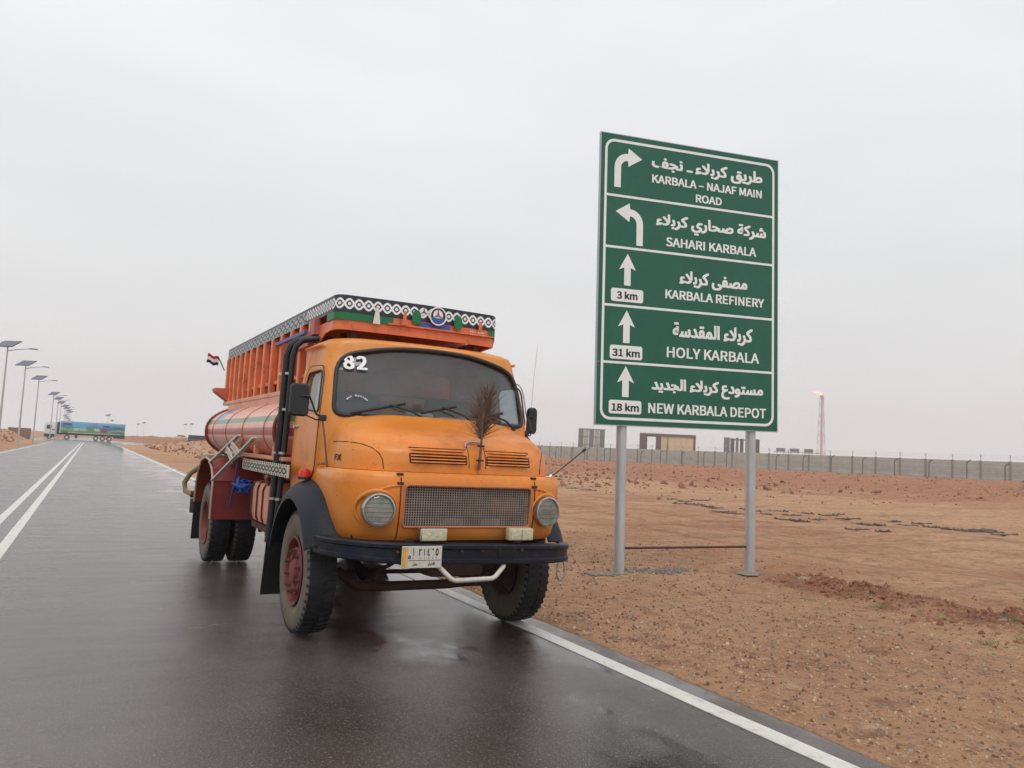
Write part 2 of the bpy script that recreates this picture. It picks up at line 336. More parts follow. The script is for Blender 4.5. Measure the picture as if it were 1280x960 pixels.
gx = axis([(-6000, -1500, 1500), (-1500, -300, 200), (-300, -100, 20), (-100, -30, 5), (-30, -8, 1.0), (-8, -5.9, .5), (-5.9, -5.7, .1), (-5.7, 3.9, 3.2), (3.9, 4.0, .03), (4.0, 12, .07), (12, 20, .2), (20, 60, .5), (60, 90, 1.2), (90, 300, 20), (300, 1500, 200), (1500, 6000, 1500)])
gy = axis([(-300, -20, 70), (-20, 0, 4), (0, 1.5, .3), (1.5, 12, .07), (12, 22, .2), (22, 70, .55), (70, 160, 1.6), (160, 230, 2), (230, 360, 8), (360, 1200, 120), (1200, 7000, 1500)])
rows = [[(x, y, terrain(x, y)) for x in gx] for y in gy]
def sand_material():
    m = bpy.data.materials.new('desert_sand'); m.use_nodes = True; t = m.node_tree; n = t.nodes; l = t.links; b = n['Principled BSDF']
    b.inputs['Roughness'].default_value = .93; b.inputs['Specular IOR Level'].default_value = .25
    co = n.new('ShaderNodeTexCoord'); P = co.outputs['Object']
    def nz(sc, det=6, ro=.6, st=None):
        src = P
        if st: q = n.new('ShaderNodeMapping'); q.inputs['Scale'].default_value = st; q.inputs['Rotation'].default_value = (0, 0, .25); l.new(P, q.inputs[0]); src = q.outputs[0]
        k = n.new('ShaderNodeTexNoise'); k.inputs['Scale'].default_value = sc; k.inputs['Detail'].default_value = det; k.inputs['Roughness'].default_value = ro; l.new(src, k.inputs['Vector']); return k.outputs['Fac']
    def mr(v, a, b_, c, d):
        k = n.new('ShaderNodeMapRange'); k.inputs['From Min'].default_value = a; k.inputs['From Max'].default_value = b_; k.inputs['To Min'].default_value = c; k.inputs['To Max'].default_value = d; l.new(v, k.inputs['Value']); return k.outputs[0]
    def mix(f, a, b_):
        k = n.new('ShaderNodeMix'); k.data_type = 'RGBA'
        l.new(f, k.inputs['Factor']) if not isinstance(f, float) else setattr(k.inputs['Factor'], 'default_value', f)
        for i, v in (('A', a), ('B', b_)):
            if isinstance(v, tuple): k.inputs[i].default_value = v
            else: l.new(v, k.inputs[i])
        return k.outputs['Result']
    def mth(op, a, b_=None):
        k = n.new('ShaderNodeMath'); k.operation = op; k.use_clamp = op == 'MULTIPLY'
        for i, v in enumerate((a, b_)):
            if v is None: continue
            if isinstance(v, (float, int)): k.inputs[i].default_value = v
            else: l.new(v, k.inputs[i])
        return k.outputs[0]
    sand = L((190, 148, 112)); red = L((170, 120, 88)); tan = L((206, 166, 128)); pale = L((206, 186, 164)); dk = L((122, 88, 68)); grav = L((184, 142, 110))
    c = mix(mr(nz(.35, 8), .4, .62, 0, .9), sand, red)
    c = mix(mr(nz(.22, 6, .6, (.5, 1, 1)), .5, .66, 0, .6), c, tan)
    # reworked red spoil on the bank near the wall
    sp = n.new('ShaderNodeSeparateXYZ'); l.new(P, sp.inputs[0])
    d = mth('ADD', mth('MULTIPLY', mth('SUBTRACT', sp.outputs['X'], WP.x), WN.x), 0)
    k1 = n.new('ShaderNodeMath'); k1.operation = 'MULTIPLY_ADD'; l.new(sp.outputs['X'], k1.inputs[0]); k1.inputs[1].default_value = WN.x; k1.inputs[2].default_value = -(WP.x * WN.x + WP.y * WN.y)
    k2 = n.new('ShaderNodeMath'); k2.operation = 'MULTIPLY_ADD'; l.new(sp.outputs['Y'], k2.inputs[0]); k2.inputs[1].default_value = WN.y; l.new(k1.outputs[0], k2.inputs[2])
    dd = k2.outputs[0]; dw = mth('ADD', dd, mr(nz(.2, 5), .3, .7, -5, 5))
    bank = mr(dw, 39, 30, 0, .85); c = mix(bank, c, L((168, 114, 86)))
    track = mth('MULTIPLY', mr(dw, 62, 54, 0, 1), mr(dw, 36, 44, 0, 1)); c = mix(mth('MULTIPLY', track, .55), c, L((198, 158, 122)))
    # stony verge next to the asphalt
    verge = mth('MULTIPLY', mr(mth('ADD', sp.outputs['X'], mr(nz(1.3), .3, .7, -.5, .5)), 7.6, 8.8, 1, 0), mr(sp.outputs['Y'], 20, 40, 1, 0)); c = mix(mth('MULTIPLY', verge, .35), c, grav)
    rg = mth('MULTIPLY', mth('MULTIPLY', mr(mth('ADD', sp.outputs['X'], mr(nz(1.7, 5), .3, .7, -.4, .4)), 8.2, 8.7, 0, 1), mr(mth('ADD', sp.outputs['X'], mr(nz(1.9, 5), .3, .7, -.4, .4)), 9.1, 9.6, 1, 0)), mr(sp.outputs['Y'], 8, 9.5, 1, 0)); c = mix(mth('MULTIPLY', rg, .8), c, L((138, 88, 66)))
    st = mth('MULTIPLY', mr(nz(38, 2, .5), .60, .66, 0, .75), mr(nz(1.1, 4), .4, .6, .25, 1)); c = mix(st, c, pale)
    ds = mr(nz(26, 3, .6), .60, .68, 0, .7); c = mix(ds, c, dk)
    c = mix(mr(nz(5, 8, .8), .50, .62, 0, .6), c, dk)
    c = mix(mr(nz(2.2, 9, .85), .53, .60, 0, .6), c, L((120, 84, 64)))
    c = mix(mr(nz(3.1, 9, .85), .56, .63, 0, .55), c, pale)
    tr = mr(nz(.8, 5, .6, (.12, 1.8, 1)), .50, .62, 0, .4); c = mix(mth('MULTIPLY', tr, mr(sp.outputs['X'], 9, 12, 0, 1)), c, L((128, 92, 70)))
    # tyre ruts running roughly parallel to the road
    wob = n.new('ShaderNodeMath'); wob.operation = 'MULTIPLY_ADD'; l.new(nz(.06, 3), wob.inputs[0]); wob.inputs[1].default_value = 7; l.new(sp.outputs['X'], wob.inputs[2])
    rut = None
    for x0 in (15.2, 17.0, 18.6, 20.5, 24.5, 26.3):
        q = mth('ABSOLUTE', mth('SUBTRACT', mth('ADD', wob.outputs[0], mth('MULTIPLY', sp.outputs['Y'], -.12)) if x0 > 18 else wob.outputs[0], x0 + 0.0)); q = mr(q, .10, .24, 1, 0); rut = q if rut is None else mth('MAXIMUM', rut, q)
    rut = mth('MULTIPLY', rut, mr(nz(.5, 5), .38, .55, .2, 1)); c = mix(mth('MULTIPLY', rut, .42), c, L((134, 96, 72)))
    l.new(c, b.inputs['Base Color'])
    h = mth('ADD', mth('MULTIPLY', nz(38, 4, .7), .25), mth('MULTIPLY', nz(7, 7, .7), .9))
    bp = n.new('ShaderNodeBump'); bp.inputs['Strength'].default_value = 1.0; bp.inputs['Distance'].default_value = .09; l.new(h, bp.inputs['Height']); l.new(bp.outputs[0], b.inputs['Normal'])
    return m
SAND = sand_material()
g = MB(); g.grid(rows, SAND); g.obj('ground', smooth=80, kind='structure')

def asphalt(name, near=True):
    m = bpy.data.materials.new(name); m.use_nodes = True; t = m.node_tree; n = t.nodes; l = t.links; b = n['Principled BSDF']
    co = n.new('ShaderNodeTexCoord'); P = co.outputs['Object']
    def nz(sc, det=5, ro=.6, st=None):
        src = P
        if st: q = n.new('ShaderNodeMapping'); q.inputs['Scale'].default_value = st; l.new(P, q.inputs[0]); src = q.outputs[0]
        k = n.new('ShaderNodeTexNoise'); k.inputs['Scale'].default_value = sc; k.inputs['Detail'].default_value = det; k.inputs['Roughness'].default_value = ro; l.new(src, k.inputs['Vector']); return k.outputs['Fac']
    def mr(v, a, b_, c, d):
        k = n.new('ShaderNodeMapRange'); k.inputs['From Min'].default_value = a; k.inputs['From Max'].default_value = b_; k.inputs['To Min'].default_value = c; k.inputs['To Max'].default_value = d; l.new(v, k.inputs['Value']); return k.outputs[0]
    def mth(op, a, b_):
        k = n.new('ShaderNodeMath'); k.operation = op
        for i, v in enumerate((a, b_)):
            if isinstance(v, (float, int)): k.inputs[i].default_value = v
            else: l.new(v, k.inputs[i])
        return k.outputs[0]
    sp = n.new('ShaderNodeSeparateXYZ'); l.new(P, sp.inputs[0])
    # water film: wettest along the outer (right) edge, drier crown of the road
    wet = mth('ADD', mr(nz(.45, 5, .55, (1, .55, 1)), .35, .65, -.45, .45), mr(sp.outputs['X'], -1.5, 3.2, -.15, .95))
    wet = mr(wet, 0, 1, 0, 1)
    cols = n.new('ShaderNodeMix'); cols.data_type = 'RGBA'; l.new(wet, cols.inputs['Factor']); cols.inputs['A'].default_value = L((96, 90, 88)); cols.inputs['B'].default_value = L((40, 31, 29))
    sps = mth('MAXIMUM', mr(nz(48, 4, .75), .57, .66, 0, .6), mr(nz(150, 2, .5), .56, .68, 0, .6))  # pale aggregate grain, with its sky glints painted into the base colour
    c2 = n.new('ShaderNodeMix'); c2.data_type = 'RGBA'; l.new(sps, c2.inputs['Factor']); l.new(cols.outputs['Result'], c2.inputs['A']); c2.inputs['B'].default_value = L((148, 134, 124))
    l.new(c2.outputs['Result'], b.inputs['Base Color'])
    pud = mth('MULTIPLY', mr(mth('ADD', sp.outputs['X'], mr(nz(1.1, 5, .55, (1, .7, 1)), .3, .7, -1.6, 1.6)), 1.9, 3.0, 0, 1), mr(nz(.8, 6, .6, (1, .6, 1)), .46, .56, 0, 1))
    dry = mr(wet, 0, 1, .24, .10); rgh = mth('ADD', dry, mr(nz(2.2, 6, .7, (.35, 1.6, 1)), .35, .7, -.05, .09))
    rgh = mth('ADD', mth('MULTIPLY', rgh, mth('SUBTRACT', 1.0, pud)), mth('MULTIPLY', pud, .035)); l.new(rgh, b.inputs['Roughness'])
    b.inputs['Specular IOR Level'].default_value = .5; b.inputs['IOR'].default_value = 1.42
    bp = n.new('ShaderNodeBump'); l.new(mth('MULTIPLY', mr(wet, 0, 1, .42, .26), mr(pud, 0, 1, 1, .06)), bp.inputs['Strength']); bp.inputs['Distance'].default_value = .006; l.new(mth('ADD', mth('ADD', nz(150, 3, .7), mth('MULTIPLY', nz(62, 3, .6), 1.3)), mth('MULTIPLY', nz(4, 3, .5, (.3, 1.5, 1)), 1.2)), bp.inputs['Height']); l.new(bp.outputs[0], b.inputs['Normal'])
    return m
ASPH = asphalt('wet_asphalt')
PAINT = mat('road_paint', L((214, 210, 202)), .38, var=.10, scale=6, dirt=L((126, 118, 112)), damt=.6, dscale=9, bump=.25, bscale=120, spec=.4)
r_ = MB(); rows = []
yy = axis([(-60, 0, 5), (0, 16, .12), (16, 60, .8), (60, 157.9, 5)])
for i, y in enumerate(yy):
    e = 3.95 + .03 * noise.noise((0, y * 2.1, 0)) + .018 * noise.noise((5, y * 9, 0))
    rows.append([(-5.62, y, -.06), (-5.55 + .04 * noise.noise((2, y, 0)), y, 0), (-3, y, 0), (0, y, 0), (3.3, y, 0), (e - .03, y, 0), (e, y, -.006), (e + .05, y, -.05)])
r_.grid(rows, ASPH); r_.obj('road', smooth=60, kind='structure')
r_ = MB(); r_.box(-90, 90, 158.0, 216, -.06, .0, ASPH); r_.obj('road', kind='structure')
r_ = MB(); r_.box(-5.6, 4, 216.05, 330, -.06, .0, ASPH); r_.obj('road', kind='structure')
for sx, x0 in ((1, 4.02), (-1, -5.62)):
    r_ = MB(); arc = [(x0 + sx * 14 - sx * 14 * math.cos(rad(90 * i / 12)), 144 + 14 * math.sin(rad(90 * i / 12)) - .05) for i in range(13)]; pl_ = [(x0, 157.95)] + arc; r_.prism(pl_, lambda p, q: (p[0], p[1], -.06 if q == 0 else -.001), ASPH); r_.obj('road', kind='structure', fix=True)
    r_ = MB(); r_.grid([[(x0 + sx * (14.4 - 14.4 * math.cos(rad(a)) - .36), 143.6 + 14.2 * math.sin(rad(a)), .005), (x0 + sx * (14.4 - 14.55 * math.cos(rad(a)) - .36), 143.6 + 14.35 * math.sin(rad(a)), .005)] for a in range(0, 80, 5)], PAINT); r_.obj('road_marking', kind='structure')
def strip(x, w, y0, y1, st=.35):
    s = MB(); n = int((y1 - y0) / st) if y1 - y0 < 60 else 260; rr = []
    for i in range(n + 1):
        y = y0 + (y1 - y0) * (i / n) ** 1.7; j = .003 * noise.noise((x * 9, y * 7, 0))
        rr.append([(x - w / 2 + j, y, 0), (x - w / 2 + j, y, .004), (x + w / 2 + j, y, .004), (x + w / 2 + j, y, 0)])
    s.grid(rr, PAINT); s.obj('road_marking', kind='structure')
strip(3.66, .15, -20, 143.5); strip(-1.25, .135, -10, 152); strip(-.895, .135, -10, 152); strip(-5.12, .14, -10, 143.5)

# loose stones on the verge
random.seed(5)
st = MB(); cols_ = [mat('stone_pale', L((186, 160, 132)), .9, var=.2, scale=40), mat('stone_brown', L((128, 92, 72)), .9, var=.2, scale=40), mat('stone_grey', L((150, 134, 118)), .9, var=.2, scale=40)]
ICO = []; bm = bmesh.new(); bmesh.ops.create_icosphere(bm, subdivisions=1, radius=1); bm.verts.index_update()
IV = [v.co.copy() for v in bm.verts]; IF = [tuple(v.index for v in f.verts) for f in bm.faces]; bm.free()
for i in range(9000):
    x = 4.02 + abs(random.gauss(0, 2.6)); y = random.uniform(1.8, 15) if i % 3 else random.uniform(1.8, 7)
    if x > 12: continue
    s_ = random.choice((.004, .005, .006, .008, .011)) * random.uniform(.7, 1.3) * (1 + .06 * y); z = terrain(x, y)
    M = Matrix.Translation((x, y, z + s_ * .2)) @ mathutils.Euler((random.random() * 6, random.random() * 6, random.random() * 6)).to_matrix().to_4x4() @ Matrix.Diagonal((s_ * random.uniform(.8, 1.6), s_, s_ * .6, 1))
    st.add(IV, IF, cols_[random.choice((0, 0, 1, 1, 2))], M)
st.obj('gravel', label='small pale and brown stones scattered over the sandy verge', kind='stuff')
# clods of turned soil beyond the verge and on the bank
cl = MB(); CLOD = mat('red_soil', L((150, 104, 80)), .95, var=.35, scale=9, bump=.5, bscale=60)
random.seed(8)
for i in range(7000):
    k = random.random()
    if k < .20:
        y = random.uniform(3, 8.3); x = 8.9 + .18 * math.sin(y * .9) + random.gauss(0, .34) + .18 * noise.noise((y * 1.7, 0, 0)); s_ = random.choice((.006, .01, .014, .02, .034)) * random.uniform(.6, 1.3)
    elif k < .27:
        y = random.uniform(7.5, 12.5); x = random.uniform(5.0, 11); s_ = random.choice((.006, .009, .013, .02)) * random.uniform(.6, 1.3)
    else:
        q = random.uniform(-10, 110); d = random.uniform(9, 60) if k > .5 else random.uniform(9, 34); P_ = WP + WD * q + WN * d; x, y = P_.x, P_.y; s_ = random.choice((.025, .035, .05, .07, .11)) * random.uniform(.5, 1.3) * (.7 if d > 36 else 1)
        if x < 9: continue
    M = Matrix.Translation((x, y, terrain(x, y) + s_ * .15)) @ mathutils.Euler((random.random() * 6, random.random() * 6, random.random() * 6)).to_matrix().to_4x4() @ Matrix.Diagonal((s_ * random.uniform(.8, 1.5), s_, s_ * .6, 1))
    cl.add(IV, IF, CLOD, M)
for i in range(2600):
    if i % 3 == 0: x, y = random.uniform(-26, -8.6), random.uniform(45, 150)
    else: x, y = random.uniform(7, 48), random.uniform(36, 150)
    s_ = random.choice((.06, .09, .13, .2)) * random.uniform(.5, 1.3)
    M = Matrix.Translation((x, y, terrain(x, y) + s_ * .1)) @ mathutils.Euler((random.random() * 6, random.random() * 6, random.random() * 6)).to_matrix().to_4x4() @ Matrix.Diagonal((s_ * random.uniform(.9, 2.2), s_, s_ * .6, 1))
    cl.add(IV, IF, CLOD if i % 2 else cols_[1], M)
cl.obj('soil_clods', label='reddish clods of turned soil on the ground and bank', kind='stuff')

# torn black sheeting lying in a line along the foot of the bank
random.seed(21)
SHEET = mat('black_sheeting', L((82, 66, 58)), .6, var=.3, scale=6)
pts_ = [(840, 625), (855, 628), (868, 632), (884, 634), (905, 640), (930, 637), (958, 642), (990, 645), (1010, 641), (1035, 645), (1060, 650), (1072, 662), (1100, 656), (1118, 653), (1104, 667), (1170, 660), (1192, 663), (1215, 666), (1240, 668), (1000, 652), (700, 608), (716, 611), (735, 614), (850, 631), (875, 626), (895, 636), (918, 642), (944, 640), (972, 639), (985, 650), (1022, 649), (1048, 644), (1085, 655), (1135, 657), (1152, 656), (1228, 664), (1255, 671)]
gl_ = 'torn scrap of black sheeting lying on the sand along the foot of the bank'
for (px, py) in pts_:
    a = (cF + cR * ((px - 640) / 1000.07) - cU * ((py - 480) / 1000.07)); k = -1.5544 / a.z; x, y = a.x * k, a.y * k
    mb = MB(); n = 14; L_ = random.uniform(.3, .9) * (1.2 if px > 1150 else 1); Wd = random.uniform(.05, .16); rr = []
    z0 = terrain(x, y)
    for i in range(n + 1):
        t = i / n - .5; cx = t * L_; cw = Wd * (1 - (2 * t) ** 2 * .7) * random.uniform(.4, 1.1)
        rr.append([(cx, (j / 4 - .5) * cw * 2 + .06 * math.sin(t * 9), .012 + .06 * random.random() ** 2 * (1 - abs(j / 2 - 1))) for j in range(5)])
    rr2 = [[(p[0], p[1], p[2] + .012) for p in r] for r in rr]
    mb.grid(rr, SHEET); mb.grid(rr2, SHEET)
    mb.obj('plastic_scrap', loc=(x, y, z0), rot=(0, 0, random.uniform(-.5, .5) - .35), label=gl_, cat='scrap', group='torn black sheeting along the bank')

# weeds
WEED = mat('weed_green', L((96, 112, 62)), .8, var=.3, scale=30)
random.seed(4)
wl = 'small low green weed growing among the soil clods right of the sign'
for (x, y) in [(8.45, 6.9), (8.2, 6.3), (8.75, 6.35), (8.25, 5.55), (8.6, 5.0), (8.05, 4.6), (7.6, 4.7), (9.1, 6.9)]:
    mb = MB()
    for k in range(46):
        a = random.random() * 2 * PI; r = random.uniform(0, .10); h = random.uniform(.015, .05); bx, by = r * math.cos(a), r * math.sin(a); ox, oy = random.uniform(-.03, .03), random.uniform(-.03, .03)
        mb.add([(bx, by, 0), (bx + .008, by + .004, 0), (bx + ox + .007, by + oy, h * .7), (bx + ox * 1.6, by + oy * 1.6, h)], [(0, 1, 2, 3)], WEED)
    mb.obj('weed', loc=(x, y, terrain(x, y)), label=wl, cat='weed', group='low weeds right of the sign')

# ------------------------------------------------------------------ road sign
sign = link('road_sign', None, None, (7.64, 9.03, 0), (0, -.021, -.163), 'tall green direction sign on two galvanised posts beside the road', 'road sign')
UX0, VZ0 = -1.500, 2.062
def sg(u, v, d=0): return (UX0 + u * .977, -.10 - d, VZ0 + v)
for sx in (-1.055, 1.055):
    mb = MB(); mb.cyl((sx, 0, -.15), (sx, 0, 5.9), .073, GALV, 24); mb.obj('post', sign, smooth=40)
    mb = MB(); rr = []
    for q in range(5):
        rr.append([((q / 4) * (.17 + .12 * noise.noise((math.cos(2 * PI * i / 28) * 1.6, math.sin(2 * PI * i / 28) * 1.6, sx * 5))) * 1.15 * math.cos(2 * PI * i / 28) + sx - .06, (q / 4) * (.15 + .10 * noise.noise((math.cos(2 * PI * i / 28) * 1.6, math.sin(2 * PI * i / 28) * 1.6, sx * 5))) * math.sin(2 * PI * i / 28) - .08, .010 * (1 - (q / 4) ** 3) + .008 * noise.noise((i * .9, q, sx)) - .012 * (q == 4)) for i in range(28)])
    mb.grid(rr, FOOT, closed_u=True); mb.obj('concrete_footing', sign, smooth=70, fix=True)
    for vz in (2.5, 3.4, 4.4, 5.5):
        mb = MB(); mb.bbox(sx - .10, sx + .10, -.078, .085, vz, vz + .05, GALV, .01); mb.obj('clamp', sign)
mb = MB(); mb.cyl((-1.0, .0, .365), (1.0, .0, .365), .016, CHASSIS, 10); mb.obj('cross_rod', sign)
random.seed(3)
rub = MB()
for k in range(200):
    x = random.gauss(-.25, .30); y = random.gauss(.08, .11) + .1 * math.sin(x * 6); s_ = random.choice((.01, .014, .02, .04)) * random.uniform(.6, 1.2)
    M = Matrix.Translation((x, y, .01)) @ mathutils.Euler((random.random() * 6, random.random() * 6, 0)).to_matrix().to_4x4() @ Matrix.Diagonal((s_ * 1.3, s_, s_ * .6, 1)); rub.add(IV, IF, FOOT, M)
for k in range(120):
    x = random.gauss(-1.3, .14); y = random.gauss(-.15, .08); s_ = random.uniform(.012, .03)
    M = Matrix.Translation((x, y, .01)) @ Matrix.Diagonal((s_ * 1.3, s_, s_ * .6, 1)); rub.add(IV, IF, FOOT, M)
rub.obj('spilled_concrete', loc=(7.6, 9.1, 0), rot=(0, 0, -.14), label='grey lumps of spilled concrete between the sign posts', kind='stuff')
BWd, BHt = 3.01, 4.12
k = 0
rowsz = [0, .87, 1.67, 2.5, 3.24, BHt]
for i in range(5):  # one extruded panel per destination, hairline joints between
    mb = MB(); mb.box(UX0, UX0 + BWd * .977, -.10, -.075, VZ0 + rowsz[i] + (.0025 if i else 0), VZ0 + rowsz[i + 1] - .0025 * (i < 4), SIGNG); mb.obj('panel', sign)
mb = MB()
for a, b, c_, d in ((-.012, 0, -.012, BHt + .012), (BWd * .977, BWd * .977 + .012, -.012, BHt + .012)): mb.box(UX0 + a, UX0 + b, -.105, -.06, VZ0 + c_, VZ0 + d, ALU)
mb.box(UX0, UX0 + BWd * .977, -.105, -.06, VZ0 - .012, VZ0, ALU); mb.box(UX0, UX0 + BWd * .977, -.105, -.06, VZ0 + BHt, VZ0 + BHt + .012, ALU); mb.obj('edge_trim', sign)
for vz in (.45, 1.35, 2.4, 3.45):
    mb = MB(); mb.box(UX0 + .05, UX0 + BWd * .977 - .05, -.0745, -.04, VZ0 + vz - .03, VZ0 + vz + .03, GALV); mb.obj('back_rail', sign)
mb = MB(); o1 = rrect(.062, BWd - .058, .068, BHt - .068, .15, 8); i1 = rrect(.100, BWd - .096, .106, BHt - .106, .115, 8); n = len(o1)
mb.add([sg(*p, .002) for p in o1] + [sg(*p, .002) for p in i1], [(i, (i + 1) % n, n + (i + 1) % n, n + i) for i in range(n)], SIGNW); mb.obj('border_line', sign)
for v in (.868, 1.67, 2.498, 3.238):
    mb = MB(); mb.add([sg(.0995, v - .017, .0026), sg(BWd - .0955, v - .017, .0026), sg(BWd - .0955, v + .017, .0026), sg(.0995, v + .017, .0026)], [(0, 1, 2, 3)], SIGNW); mb.obj('divider_line', sign)
def poly(pts, m, name, d=.003):
    mb = MB(); mb.add([sg(*p, d) for p in pts], [tuple(range(len(pts)))], m); mb.obj(name, sign)
for tip, base in ((2.418, 1.962), (1.609, 1.148), (.824, .39)):
    c0 = .453; poly([(c0 - .052, base), (c0 + .052, base), (c0 + .052, tip - .20), (c0 + .135, tip - .235), (c0, tip), (c0 - .135, tip - .235), (c0 - .052, tip - .20)], SIGNW, 'arrow')
def turn(cx, sgn, bz, tz):
    w = .052; r = .16; pts = []
    def X(u): return cx + sgn * u
    outer = [(-w, bz), (-w, tz - r + .0)]
    for i in range(9): t = rad(180 - 90 * i / 8); outer.append((-w + (r + w) + (r + w) * math.cos(t), tz - r - 0 + (r + w) * math.sin(t)))
    inner = []
    for i in range(9): t = rad(90 + 90 * i / 8); inner.append((w + (r - w) + (r - w) * math.cos(t), tz - r + (r - w) * math.sin(t)))
    ex = outer[-1][0]
    pts = outer + [(ex + .0, tz + w), (ex - .0 + .01, tz + .135), (ex + .23, tz), (ex + .01, tz - .135), (ex, tz - w)] + inner + [(w, bz)]
    q = [(X(a), b) for a, b in pts]
    # de-duplicate
    z = [q[0]]
    for p in q[1:]:
        if (Vector(p) - Vector(z[-1])).length > 1e-4: z.append(p)
    if sgn < 0: z.reverse()
    poly(z, SIGNW, 'arrow')
turn(.267, 1, 3.36, 3.81); turn(.637, -1, 2.55, 3.012)
for (v0, v1, s_, a, b) in ((1.729, 1.915, '3 km', .29, .62), (.918, 1.112, '31 km', .235, .672), (.156, .345, '18 km', .24, .672)):
    poly(rrect(.197, .711, v0, v1, .035), SIGNW, 'distance_plate')
    text(s_, INK, a, b, v0 + .04, .105, .006, lambda x, y, d: sg(x, y, .0036 + d), parent=sign)
cv = lambda x, y, d: sg(x, y, .003 + d)
for s_, a, b, y, h in (('طريق كربلاء ـ نجف', .815, 2.73, 3.675, .225), ('شركة صحاري كربلاء', .90, 2.80, 2.81, .25), ('مصفى كربلاء', 1.30, 2.47, 2.03, .23), ('كربلاء المقدسة', 1.20, 2.57, 1.24, .26), ('مستودع كربلاء الجديد', .87, 2.76, .44, .24)):
    text(s_, SIGNW, a, b, y, h, .0105, cv, parent=sign, ar=True)
for s_, a, b, y, h in (('KARBALA – NAJAF MAIN', .825, 2.72, 3.505, .112), ('ROAD', 1.56, 2.01, 3.305, .112), ('SAHARI KARBALA', 1.07, 2.625, 2.60, .125), ('KARBALA REFINERY', 1.07, 2.77, 1.84, .122), ('HOLY KARBALA', 1.107, 2.685, .995, .145), ('NEW KARBALA DEPOT', .82, 2.815, .188, .138)):
    text(s_, SIGNW, a, b, y, h, .006, cv, parent=sign)

# ------------------------------------------------------------------ the orange tanker lorry
# lorry space: front axle at y=0, nose towards -y, x=-1 the side nearest the camera
TR = thing('tanker_truck', 'old orange round-nosed tanker truck with decorated roof board and slatted box over its tank', 'truck', (2.669, 6.802, 0), .01919)
def sweep_levels(levels, z):
    for a, b in zip(levels, levels[1:]):
        if a[0] <= z <= b[0]:
            t = (z - a[0]) / (b[0] - a[0]); return [p + (q - p) * t for p, q in zip(a, b)]
    return list(levels[0] if z < levels[0][0] else levels[-1])
def ring(z, w, yf, yr, r, bow, off=0, rr=.08):
    w -= off; yf += off; yr -= off; pts = []
    xm = w - r; yb = lambda x: yf + bow * (x / w) ** 2
    for i in range(21): x = -xm + 2 * xm * i / 20; pts.append((x, yb(x), z))
    yc = yb(xm) + r
    for i in range(1, 9): t = rad(-90 + 90 * i / 8); pts.append((xm + r * math.cos(t), yc + r * math.sin(t), z))
    for i in range(1, 7): pts.append((w, yc + (yr - rr - yc) * i / 6, z))
    for i in range(1, 5): t = rad(90 * i / 4); pts.append((w - rr + rr * math.cos(t), yr - rr + rr * math.sin(t), z))
    for i in range(1, 7): pts.append((w - rr - 2 * (w - rr) * i / 6, yr, z))
    for i in range(1, 5): t = rad(90 + 90 * i / 4); pts.append((-w + rr + rr * math.cos(t), yr - rr + rr * math.sin(t), z))
    for i in range(1, 7): pts.append((-w, yr - rr + (yc - yr + rr) * i / 6, z))
    for i in range(1, 8): t = rad(180 + 90 * i / 8); pts.append((-xm + r * math.cos(t), yc + r * math.sin(t), z))
    return pts
def fronty(levels, x, z, off=0):
    _, w, yf, yr, r, bow = sweep_levels(levels, z); x = min(abs(x), w - .002); xm = w - r; yb = yf + bow * (min(x, xm) / w) ** 2
    if x <= xm: return yb - off
    return yb + r - math.sqrt(max(0, r * r - (x - xm) ** 2)) - off
def loft(levels, m, off=0, sub=2):
    zs = []
    for a, b in zip(levels, levels[1:]):
        for k in range(sub): zs.append(a[0] + (b[0] - a[0]) * k / sub)
    zs.append(levels[-1][0]); rows = []
    for z in zs:
        _, w, yf, yr, r, bow = sweep_levels(levels, z); r = min(r, w * .9)
        rows.append(ring(z, w, yf, yr, r, bow, off))
    mb = MB(); mb.grid(rows, m, closed_u=True); n = len(rows[0]); k = len(rows)
    mb.f.append(tuple(range(n - 1, -1, -1))); mb.m.append(0); mb.f.append(tuple((k - 1) * n + i for i in range(n))); mb.m.append(0)
    return mb
def prism_mesh(poly, fn, m):
    mb = MB(); mb.prism(poly, fn, m); me = mb.mesh('c'); bm = bmesh.new(); bm.from_mesh(me); bmesh.ops.recalc_face_normals(bm, faces=bm.faces[:]); bm.to_mesh(me); bm.free(); return me
def fixn(me):
    bm = bmesh.new(); bm.from_mesh(me); bmesh.ops.recalc_face_normals(bm, faces=bm.faces[:]); bm.to_mesh(me); bm.free(); return me

CABL = [(1.05, 1.00, -.20, .70, .12, .10), (1.38, 1.01, -.28, .72, .13, .12), (1.78, 1.00, -.31, .73, .14, .15), (2.10, .970, -.225, .72, .15, .16), (2.34, .94, -.145, .70, .16, .17),
        (2.42, .93, -.130, .69, .18, .17), (2.465, .91, -.120, .68, .20, .17), (2.492, .86, -.085, .64, .24, .16), (2.512, .78, .00, .58, .28, .13), (2.524, .62, .12, .50, .28, .10), (2.53, .40, .24, .42, .18, .05)]
HOODL = [(1.385, .93, -.99, -.10, .50, .01), (1.46, .928, -.985, -.10, .50, .01), (1.54, .922, -.965, -.10, .50, .01), (1.60, .91, -.92, -.10, .50, .02), (1.66, .89, -.83, -.10, .48, .03),
         (1.71, .865, -.71, -.10, .44, .04), (1.75, .83, -.57, -.10, .38, .05), (1.785, .77, -.46, -.10, .30, .05), (1.815, .66, -.39, -.10, .2, .05), (1.838, .48, -.345, -.10, .1, .04)]
NOSEL = [(.865, .95, -.98, .20, .40, .03), (.90, .965, -1.0, .20, .41, .03), (1.02, .985, -1.03, .20, .42, .03), (1.20, 1.00, -1.04, .20, .43, .03), (1.31, 1.005, -1.035, .20, .43, .03), (1.355, .995, -1.02, .20, .42, .03), (1.382, .97, -.995, .20, .41, .03)]
